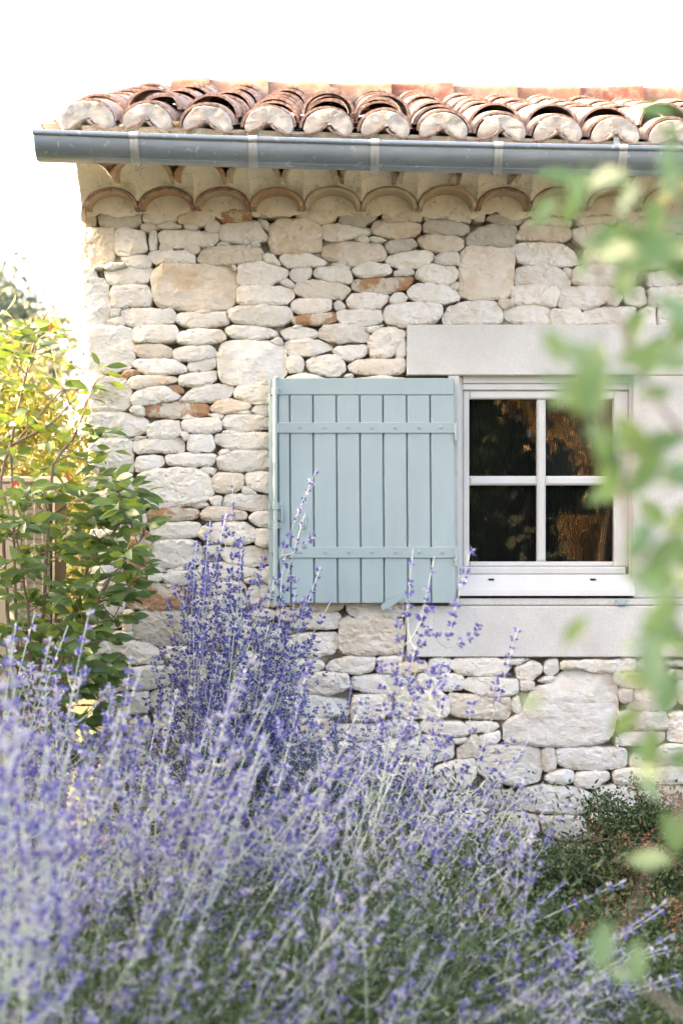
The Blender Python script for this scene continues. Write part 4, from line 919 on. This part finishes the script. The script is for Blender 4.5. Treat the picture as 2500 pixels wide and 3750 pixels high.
tipsB = [(350,1740),(410,1760),(470,1790),(510,1810),(440,1830),(380,1830),(300,1800),(240,1780),(160,1800),(110,1790),(60,1830),(20,1800),(90,1910),(30,1960),(140,1900),(270,1900),(330,1900),(400,1890),(470,1880),(540,1910),(300,2000),(230,2020),(100,2080),(50,2050),(350,2050),(420,2000),(480,2010),(510,2080),(430,2090),(470,2160),(380,2160),(310,2120),(250,2150),(180,2170),(40,2170),(440,2250),(400,2330),(340,2250),(280,2240),(210,2280),(70,2280),(20,2290),(190,2370),(240,2350),(300,2340),(370,2400),(100,2400),(40,2420),(150,2450),(230,2440),(300,2430),(390,2440),(60,2520),(130,2560),(210,2540),(300,2520),(200,2620),(90,2640),(30,2600),(-30,1900),(-40,2100),(-30,2300),(-40,2500),(360,1960),(250,1960),(150,2000),(330,2300),(420,2180),(270,2400),(340,2480),(170,2330),(120,2200),(260,2650),(320,2620),(380,2560),(280,2720),(340,2700),(220,2750),(150,2700),(60,2720),(400,2480),(300,2780)]
shrub = thing('laurel_shrub', 'tall green shrub with oval leaves growing in front of the house corner', 'shrub', (P(110, 0, 6.5).x, -.5, 0))
def PS(l, d0, d1): return [P(x + random.uniform(-12, 12), y + random.uniform(-12, 12), random.uniform(d0, d1)) for x, y in l]
B0 = Vector((P(110, 0, 6.5).x, -.5, 0))
def stem(l, d0, d1): n = len(l) - 1; return [P(x, y, d0 + (d1 - d0) * i / n) for i, (x, y) in enumerate(l)]
stems = [([B0] + stem([(40, 2400), (5, 1850), (5, 1750), (41, 1624), (72, 1480), (116, 1287), (150, 1180), (175, 1140)], 6.5, 6.8), .009),
         ([B0] + stem([(60, 2300), (41, 1640), (193, 1463), (232, 1425)], 6.5, 6.9), .008), (stem([(46, 1630), (160, 1568), (221, 1524), (287, 1452)], 6.6, 6.7), .0065),
         ([B0] + stem([(150, 2350), (193, 1701), (265, 1613), (298, 1535), (326, 1458), (350, 1390)], 6.5, 6.75), .008),
         ([B0] + stem([(220, 2450), (331, 2060), (414, 1950), (470, 1867), (525, 1833)], 6.5, 6.6), .008), ([B0] + stem([(260, 2400), (400, 2120), (470, 2040), (530, 1960)], 6.4, 6.5), .007),
         ([B0] + stem([(120, 2500), (100, 2200), (60, 1950)], 6.4, 6.3), .009), ([B0] + stem([(200, 2550), (300, 2300), (420, 2260)], 6.3, 6.3), .008), ([B0] + stem([(-20, 2500), (-40, 2000), (-30, 1500)], 6.5, 6.7), .008)]
red = [(P(x, y, 6.4), frame_to(Vector((random.uniform(-.5, .5), -.3, 1)), Vector((0, -1, 0))), 1.0, lmr) for x, y in ((45, 1790), (70, 1785), (255, 1765), (185, 1215), (265, 2215))]
leafy(shrub, PS(tipsA, 6.4, 7.05) + PS(tipsB, 6.1, 6.75) + PS([t_ for t_ in tipsB if t_[1] < 2800], 6.2, 6.8), stems, lm, BARK, per=(7, 10), extra=red, dens=lambda t_: .6 if t_.z > 1.72 else 1)
# more of the same shrub where it runs on out of the picture
o = link('side_growth', cloud_mesh('side_growth', np.concatenate([clumps(2600, (-2.1, -.55, 1.1), (.55, .45, .9), 40, .2)]), 1, .085, .036, [LEAF]), shrub); o['kind'] = 'stuff'

# sunlit bushes beyond the corner and the far trees
def bush(name, label, cat, c_, rad, n, L, W, mat, nclump, cr, trunk=None, tb=BARK, shell=.5, group=None):
    t = thing(name, label, cat, (c_[0], c_[1], 0), group)
    m = MB(); h = c_[2]
    m.tube([(c_[0], c_[1], -.02), (c_[0] + .06 * h, c_[1], h * .5), (c_[0], c_[1], h)], [.03 * h, .022 * h, .012 * h], tb, 8)
    for q in range(7):
        an = q * 2.4; e = Vector((c_[0] + .6 * rad[0] * math.cos(an), c_[1] + .6 * rad[1] * math.sin(an), h + rad[2] * random.uniform(-.1, .6)))
        s_ = Vector((c_[0] + .03 * h, c_[1], h * random.uniform(.35, .8))); m.tube(bezier(s_, s_.lerp(e, .5) + Vector((0, 0, .1 * h)), e), list(np.linspace(.013 * h, .003 * h, 8)), tb, 6)
    m.build('trunk', t, smooth=True)
    o = link('crown', cloud_mesh('crown', clumps(n, c_, rad, nclump, cr, shell), 1, L, W, [mat]), t); o['kind'] = 'stuff'; return t
bush('golden_bush', 'sunlit yellow bush glowing just left of the house corner', 'bush', (-2.0, 1.35, 1.6), (.75, .7, .75), 7000, .06, .025, LEAFY, 70, .16, shell=.3)
bush('golden_bush', 'low yellow green bush against the light behind the shrub', 'bush', (-1.75, 3.2, 1.45), (.6, .5, .75), 5000, .06, .026, LEAFY, 60, .16, shell=.3)
bush('hedge_tree', 'blurred olive hedge tree on the skyline beside the wall', 'tree', (-3.3, 12.5, 1.7), (1.6, 1.2, 1.9), 6000, .12, .05, FARLEAF, 60, .18)
bush('hedge_tree', 'blurred beige bushy tree seen low beyond the golden bushes', 'tree', (-1.6, 15, 1.2), (1.9, 1.2, 1.9), 6000, .12, .05, LEAFY, 60, .18)
bush('hedge_tree', 'dull green thicket behind the heat pump', 'tree', (-4.9, 10, 1.6), (1.4, 1.2, 1.9), 6000, .12, .05, FARLEAF, 60, .18)
bush('pine_tree', 'distant grey blue pine crown at the far left edge', 'tree', (-9.7, 38, 5.4), (2.3, 2.2, 2.6), 9000, .3, .1, FARBLUE, 60, .18)
# trees across the garden: they shade the foreground and stand mirrored in the panes
for i, (x, y, h, r_) in enumerate(((-6.4, .45, 1.75, 1.1), (-8.6, -2.2, 2.6, 1.9), (-9.2, -5.2, 3.2, 2.2), (-9.0, -8.6, 3.0, 2.2), (-9.0, -11.6, 3.0, 2.0))):
    bush('garden_tree', ('low round garden tree close by the house gable', 'dense dark garden tree nearest the house gable', 'dense dark garden tree second from the gable', 'dense dark garden tree third from the gable', 'dense dark garden tree farthest from the gable')[i], 'tree', (x, y, h), (1.5 if i else .9, r_, h + .2 if i else 1.35), 11000, .30, .16, HEDGE, 80, .18)
for i, (x, y, z, rx, rz, mat, lb) in enumerate(((1.0, -20, 2.6, 1.6, 2.7, HEDGE, 'dark green tree mirrored in the left panes'), (3.35, -16, 3.4, 1.2, 1.2, AUTUMN, 'russet autumn tree mirrored in the upper right pane'), (5.6, -21, 2.6, 1.6, 2.8, HEDGE, 'dark tree across the garden facing the window'), (-1.8, -22, 2.8, 2.0, 3.0, HEDGE, 'dark tree across the garden facing the shutter'))):
    bush('facing_tree', lb, 'tree', (x, y, z), (rx, 1.2, rz), 6000, .16, .08, mat, 80, .16)
for i, (x, h) in enumerate(((-5.0, 3.2), (-1.5, 3.6), (2.2, 3.3), (5.8, 3.7), (9.2, 3.3))):
    bush('boundary_tree', ('outermost', 'second', 'middle', 'fourth', 'last')[i] + ' of the dark boundary trees mirrored faintly behind the facing trees', 'tree', (x, -26, h), (2.2, 1.3, h + .3), 6500, .34, .2, HEDGE, 70, .2)
gp = thing('pampas_grass', 'tawny pampas plume mirrored low in the right pane', 'grass', (3.05, -15, 0))
gp_o = o = link('plume', cloud_mesh('plume', np.array([(3.05 + .16 * rng.normal() * t, -15 + .1 * rng.normal(), .3 + 1.1 * t) for t in rng.random(1500)]), .45, .16, .02, [AUTUMN], None, np.array((0.1, 0, 1.0))), gp)

# ------------------------------------------------------------------ Russian sage
def sage_proto(seed, L, nbr, calyx, flower_from=.42, dense=1.0, gap=.0215, fl=.0135, st=1.0):
    rr = random.Random(seed); lean = Vector((rr.uniform(-1, 1), rr.uniform(-1, 1), 0)).normalized() * rr.uniform(.02, .07) * L
    axis = lambda t: Vector((0, 0, L * t)) + lean * math.sin(math.pi * t)
    sm = MB(); pts = [axis(i / 12) for i in range(13)]; sm.tube(pts, list(np.linspace(.0036 * st, .0013 * st, 13)), SAGESTEM, 5)
    pos, out, mid = [], [], []
    def whorl(p, ax, s_):
        n = max(4, int(rr.uniform(8, 13) * dense * s_)); a = ax.orthogonal().normalized(); b = ax.cross(a)
        for q in range(n):
            an = rr.uniform(0, 6.283); o_ = (a * math.cos(an) + b * math.sin(an)); lo = rr.uniform(-.005, .005)
            pos.append(p + o_ * .0015 + ax * lo); out.append(o_ * 1.5 + ax * rr.uniform(.2, 1.3)); mid.append(1 if rr.random() < calyx else 0)
    def spike(p0, p1, full):
        ln = (p1 - p0).length; n = max(2, int(ln / gap)); ax = (p1 - p0).normalized()
        for i in range(n):
            t = (i + .5) / n
            if t > .12 and rr.random() < full * .93: whorl(p0.lerp(p1, t) + Vector((rr.uniform(-1, 1), rr.uniform(-1, 1), 0)) * .0015, ax, 1.15 - .55 * t)
    top = axis(.80); spike(top, axis(1.0), .92); spike(axis(.66), top, .35)
    lv, lo = [], []
    for k_ in range(nbr):
        t = flower_from + (.86 - flower_from) * (k_ + .5) / nbr; p = axis(t); an = k_ * 1.65 + rr.uniform(-.4, .4)
        for s_ in (0, math.pi):
            if rr.random() < .12: continue
            ln = L * rr.uniform(.10, .20) * (1.2 - t * .75); o_ = Vector((math.cos(an + s_), math.sin(an + s_), 0)); e = p + o_ * ln * .62 + Vector((0, 0, ln * rr.uniform(.55, .9)))
            pts = bezier(p, p + o_ * ln * .45 + Vector((0, 0, ln * .12)), e, 4); sm.tube(pts, [.0018, .0016, .0014, .0012, .001], SAGESTEM, 4, False)
            spike(pts[1], pts[3], .55); spike(pts[3], e, .95)
    n = int(26 * L)
    for q in range(n):
        t = rr.uniform(.05, .5); p = axis(t); an = rr.uniform(0, 6.28)
        for w_ in range(7):
            f = w_ / 6; o_ = Vector((math.cos(an), math.sin(an), .5)).normalized(); lv.append(p + o_ * .045 * f); lo.append(o_ * .6 + Vector((-math.sin(an), math.cos(an), .3)) * (1 if w_ % 2 else -1) * (1.1 - f))
    stem_me = sm.build('flower_stem', None, smooth=True); me = stem_me.data; bpy.data.objects.remove(stem_me)
    bl = cloud_mesh('blossom', np.array([tuple(p) for p in pos]),   .35, fl, fl * .58, [VIOLET, CALYX], np.array(mid), np.array([tuple(p) for p in out]))
    lf = cloud_mesh('leaf_spray', np.array([tuple(p) for p in lv]), .2, .022, .0055, [SAGELEAF], None, np.array([tuple(p) for p in lo]))
    return me, bl, lf, L
PR_DEEP = [sage_proto(400 + i, 1.15, 7, .10, .38, 1.15) for i in range(5)]
PR_PALE = [sage_proto(500 + i, 1.15, (4, 5, 6)[i % 3], (.35, .48, .6)[i % 3], .45, 1.0, .029, .0165) for i in range(7)]
PR_THIN = [sage_proto(600 + i, 1.15, 3, .2, .55, 1.25, .0215, .0135, .7) for i in range(3)]
PR_BARE = [sage_proto(700 + i, 1.15, 5, .9, .35, .35, .06, .009) for i in range(3)]
def stalk(plant, protos, base, tip):
    me, bl, lf, L = random.choice(protos); dv = tip - base; s_ = dv.length / L
    q = Vector((0, 0, 1)).rotation_difference(dv.normalized()).to_matrix() @ Matrix.Rotation(random.uniform(0, 6.28), 3, 'Z')
    o = link('flower_stem', me, plant); o.matrix_basis = Matrix.Translation(base) @ q.to_4x4() @ Matrix.Diagonal((min(1.15, s_), min(1.15, s_), s_, 1))
    link('blossom', bl, o)['kind'] = 'stuff'; link('leaf_spray', lf, o)['kind'] = 'stuff'
def sage(label, px, d, tips, protos, n_rand, box, dj, spread=.16, fol=(1500, .34, .30), zb=0.0, lean=0.0):
    """tips: (px, py) of stalks seen singly; box: px0, px1, py0, py1 where further tips fall"""
    b = P(px, 0, d); b.z = zb
    t = thing('russian_sage', label, 'plant', b, 'Russian sage plants in front of the wall')
    for tp in tips:
        dd = tp[2] if len(tp) > 2 else d + random.uniform(-dj, dj)
        e = P(tp[0], tp[1], dd); bb = b + Vector((random.gauss(0, spread * .6) - lean + .5 * (e.x - b.x), random.gauss(0, spread * .6), 0))
        if len(tp) > 4: bb.x = P(tp[4], 0, dd).x
        stalk(t, protos if len(tp) < 4 else PR_THIN, bb, e)
    for q in range(n_rand):
        dd = d + random.uniform(-dj, dj); u = random.random(); e = P(box[0] + (box[1] - box[0]) * u, box[2] + (box[3] - box[2]) * random.random() ** .8, dd)
        bb = Vector((b.x * .55 + e.x * .45 + random.gauss(0, spread) - lean, e.y * .8 + b.y * .2 + random.gauss(0, spread * .6), zb)); stalk(t, PR_BARE if random.random() < .36 and d < 5 else protos, bb, e)
    n, rz, rx = fol; n = int(n * 2.2)
    pos = np.array(b) + np.stack([rng.normal(size=n) * rx, rng.normal(size=n) * dj * .8, np.minimum(np.abs(rng.normal(size=n)), 1.7 + .15 * rng.random(n)) * rz], 1)
    o = link('foliage', cloud_mesh('foliage', pos, 1, .032, .0085, [SAGELEAF, SAGEGREEN], (rng.random(n) < .68).astype(int), np.array((0, 0, .7))), t); o['kind'] = 'stuff'
    return t
sage('Russian sage with deep violet spikes crossing the lower left corner of the blue shutter', 900, 6.3,
     [(1158, 1720, 6.1, 1, 600), (1117, 1878, 6.1, 1, 620), (854, 1742, 6.3, 1, 790), (1173, 2074, 6.2), (1212, 2200, 6.2), (1086, 2120), (1005, 2112), (879, 1915), (889, 1965), (770, 1906), (763, 1950), (721, 1980), (707, 2050), (830, 1880), (805, 2060), (900, 2150), (950, 2200), (740, 2150), (690, 2230), (1040, 2210), (780, 2250), (860, 2250)],
     PR_DEEP, 22, (680, 1120, 2130, 2560), .25, .14, (2200, .35, .28), lean=.16)
sage('Russian sage low against the wall below the window ledge, darkest violet clump', 1400, 6.2, [(1545, 2690), (1480, 2690), (1290, 2480), (1590, 2760), (1170, 2330)], PR_DEEP, 38, (1080, 1640, 2500, 2880), .25, .16, (2600, .30, .30), lean=.2)
sage('Russian sage with thin tall stalks standing up before the hinges of the shutter', 1400, 4.9, [(1725, 2005, 4.8, 1), (1512, 2010, 4.9, 1), (1590, 2040, 4.9, 1), (1565, 2215, 5.0, 1), (1895, 2300, 5.2, 1), (1690, 2480, 5.2, 1), (1620, 2560, 5.2), (1905, 2760, 5.2, 1), (1990, 2860, 5.2, 1), (2080, 2950, 5.2, 1)], PR_PALE, 12, (1400, 1950, 2700, 2950), .3, lean=.3)
sage('Russian sage in front of the leafy shrub, its blurred spikes over the leaves', 150, 4.9, [(130, 2240), (330, 2230), (250, 2290), (190, 2330), (60, 2280), (420, 2520), (300, 2450), (480, 2400)], PR_PALE, 26, (-60, 620, 2450, 2850), .4, .18, lean=.1)
sage('Russian sage nearest at the left edge, most blurred of all', 0, 3.2, [(35, 2330), (20, 2480), (-20, 2400), (60, 2600), (170, 2700)], PR_PALE, 14, (-120, 420, 2650, 3100), .3, .16, lean=.1)
sage('Russian sage filling the bed below the rust stained corner stone', 550, 4.2, [(520, 2440), (650, 2520), (860, 2480), (440, 2600)], PR_PALE, 27, (250, 1000, 2580, 2980), .4, .2, lean=.28)
sage('Russian sage in the middle of the bed with long pale slanting stalks', 1000, 4.4, [(1130, 2420), (1010, 2480), (1330, 2560), (1390, 2650), (920, 2400)], PR_PALE, 26, (800, 1500, 2620, 3000), .4, .2, lean=.4)
sage('Russian sage spreading right of the bed beneath the giant wall stone', 1500, 4.6, [(1870, 2990), (2000, 2950), (1750, 2960), (1650, 2830)], PR_PALE, 20, (1350, 1950, 2900, 3300), .35, .2, lean=.45)
sage('Russian sage whose stalks lean far right over the cotoneaster', 1450, 4.3, [(2290, 3225), (2430, 3330), (2310, 3410), (2290, 3470), (2070, 3230), (2100, 3420), (2460, 3480), (2270, 3560), (2500, 3600)], PR_PALE, 8, (1900, 2500, 3400, 3680), .25, .2, lean=.6)
sage('Russian sage in the bottom left corner of the bed', 300, 3.6, [], PR_PALE, 24, (-100, 800, 2980, 3640), .35, .18, (4200, .34, .42), lean=.25)
sage('Russian sage at the bottom of the bed left of the leaning stalks', 1000, 3.7, [], PR_PALE, 24, (650, 1600, 3050, 3660), .35, .18, (4200, .34, .42), lean=.35)
sage('Russian sage in the bottom right corner under the near branches', 1900, 3.8, [(1750, 3300), (2100, 3520)], PR_PALE, 12, (1500, 2400, 3450, 3760), .3, .2, (1800, .22, .35), lean=.4)

sage('Russian sage mostly grey green leaves in the very corner at lower right', 2330, 4.4, [(2440, 3300), (2200, 3600), (2380, 3560)], PR_PALE, 7, (2050, 2520, 3480, 3700), .3, .2, (3600, .22, .36), lean=.35)
# ------------------------------------------------------------------ cotoneaster at the foot of the wall
def coto(label, c_, rad, n, nred, nb, twigs):
    t = thing('cotoneaster_shrub', label, 'shrub', (c_[0], c_[1], 0), 'cotoneasters at the foot of the wall')
    tw = MB(); pos, out = [], []
    for q in range(twigs):
        an = random.uniform(0, 6.28); e = Vector((c_[0] + rad[0] * math.cos(an) * random.uniform(.3, 1.05), c_[1] + rad[1] * math.sin(an) * random.uniform(.3, 1), c_[2] + rad[2] * random.uniform(.0, 1.0) * (1 if random.random() < .8 else 1.25)))
        s_ = Vector((c_[0] + random.gauss(0, .3) * rad[0], c_[1] + random.gauss(0, .3) * rad[1], random.uniform(0, .1))); pts = bezier(s_, Vector((s_.x, s_.y, e.z * .9)), e, 10); tw.tube(pts, list(np.linspace(.005, .0012, 11)), BARK, 5, False)
        for i in range(3, 11):
            for w_ in range(n // (twigs * 8)):
                p = pts[i] + Vector((random.gauss(0, .028), random.gauss(0, .028), random.gauss(0, .028))); pos.append(tuple(p)); out.append(tuple((e - s_).normalized() * .5))
    tw.build('twig', t)['kind'] = 'stuff'; pos = np.array(pos); k_ = fb = np.array([fbm(p[0] * 4, p[1] * 4, p[2] * 5) for p in pos]); thr = np.quantile(k_, 1 - nred)
    o = link('foliage', cloud_mesh('foliage', pos, .8, .017, .0105, [COTO, COTOR], (k_ > thr).astype(int), np.array(out)), t); o['kind'] = 'stuff'
    m = MB()
    for q in range(nb):
        p = Vector(pos[random.randrange(len(pos))]) + Vector((0, -.012, 0)); r_ = random.uniform(.0035, .0050)
        vs_ = [p + Vector(v) * r_ for v in ((1, 0, 0), (-1, 0, 0), (0, 1, 0), (0, -1, 0), (0, 0, 1), (0, 0, -1), (.6, -.6, .55), (-.6, -.6, .55), (.6, -.6, -.55), (-.6, -.6, -.55))]
        m.add(vs_[:6], [(0, 2, 4), (2, 1, 4), (1, 3, 4), (3, 0, 4), (2, 0, 5), (1, 2, 5), (3, 1, 5), (0, 3, 5)], BERRY)
    o = m.build('berry', t, smooth=True); o['kind'] = 'stuff'
coto('cotoneaster with one tall berried spray climbing the wall right of the sage', (P(2330, 0, 6.6).x, -.42, .18), (.26, .22, .30), 11000, .05, 60, 46)
coto('low dark cotoneaster between the sage and the foot of the wall', (P(1900, 0, 6.3).x, -.75, .10), (.60, .40, .26), 16000, .03, 70, 50)
coto('bronze tinged cotoneaster at the right end of the wall', (P(2480, 0, 6.1).x, -.95, .08), (.48, .40, .36), 13000, .22, 60, 46)
coto('low cotoneaster nearest the camera under the leaning sage stalks', (P(2150, 0, 5.4).x, -1.6, .06), (.60, .35, .22), 14000, .05, 50, 46)
coto('dark cotoneaster half hidden behind the middle of the sage bed', (P(1420, 0, 6.2).x, -.85, .06), (.45, .25, .26), 7000, .03, 50, 40)

# ------------------------------------------------------------------ branches hanging close to the camera at the right
near = thing('garden_shrub', 'out of focus leafy shrub close by along the right edge', 'shrub', (.56, -5.35, 0))
lf = [leaf_mesh('leaf', .050, .022, LEAFF, random.uniform(.1, .35), .3, 20 + q) for q in range(4)]; lo_ = [leaf_mesh('leaf', .042, .021, LEAFO, .2, .3, 31)]
NB = Vector((.56, -5.35, 0))
def NS(l, d0, d1): n = len(l) - 1; return [P(x, y, d0 + (d1 - d0) * i / n) for i, (x, y) in enumerate(l)]
nst = [([NB] + NS([(2900, 3900), (2780, 2500), (2560, 1650), (2340, 1370), (2210, 1100), (2190, 1010)], 1.7, 1.65), .005), ([NB] + NS([(2950, 3800), (2850, 2000), (2650, 1100), (2480, 700), (2420, 480)], 1.7, 1.55), .005),
       ([NB] + NS([(2900, 3800), (2700, 2700), (2450, 2250), (2330, 2000), (2260, 1750)], 1.7, 1.5), .004), ([NB] + NS([(2900, 3900), (2650, 3200), (2450, 2900), (2330, 2600), (2200, 2420)], 1.7, 1.45), .004), ([NB] + NS([(2850, 4100), (2600, 3800), (2350, 3600), (2230, 3520)], 1.7, 1.55), .004)]
ntip = [(2090,770),(2100,690),(1990,775),(2310,730),(2230,900),(2285,870),(2350,905),(2400,790),(2450,610),(2470,520),(2490,700),(2140,950),(2290,980),(2400,960),(2025,1255),(2160,1420),(2216,1590),(2300,1610),(2390,1440),(2230,1690),(2250,1790),(2350,1760),(2390,1880),(2360,1950),(2400,2110),(2440,2230),(2110,2300),(2300,2370),(2400,2400),(2350,2500),(1937,2570),(2290,2640),(2360,2790),(2385,2900),(2400,3150),(2480,3000),(2200,3480),(2310,3540),(2470,1150),(2480,1330),(2490,1700),(2480,2050),(2490,2350),(2440,2560),(2060,1420),(2190,1330),(2330,1180),(2420,1290),(2440,430),(2500,900)]
nl = []
for x, y in ntip:
    n = 1 if x < 2060 else random.choice((1, 1, 2, 2)) if x < 2330 else random.choice((1, 2, 3))
    for q in range(n):
        dd = random.uniform(1.35, 1.85); dv = Vector((random.uniform(-1, .4), random.uniform(-.5, .5), random.uniform(-1, .7))).normalized()
        p = P(x + random.uniform(-35, 35) * (n > 1), y + random.uniform(-45, 45) * (n > 1), dd)
        nl.append((p - dv * .02, frame_to(dv, Vector((random.uniform(-.6, .6), -.8, random.uniform(.1, 1)))), random.uniform(.7, 1.15), random.choice(lo_ if (y < 720 and x > 2420 and random.random() < .3) else lf)))
near_tw = [P(x, y, 1.55) for x, y in ntip if x > 2060]
leafy(near, near_tw, nst, lf, BARKG, per=(0, 1), twigr=.0012, extra=nl)
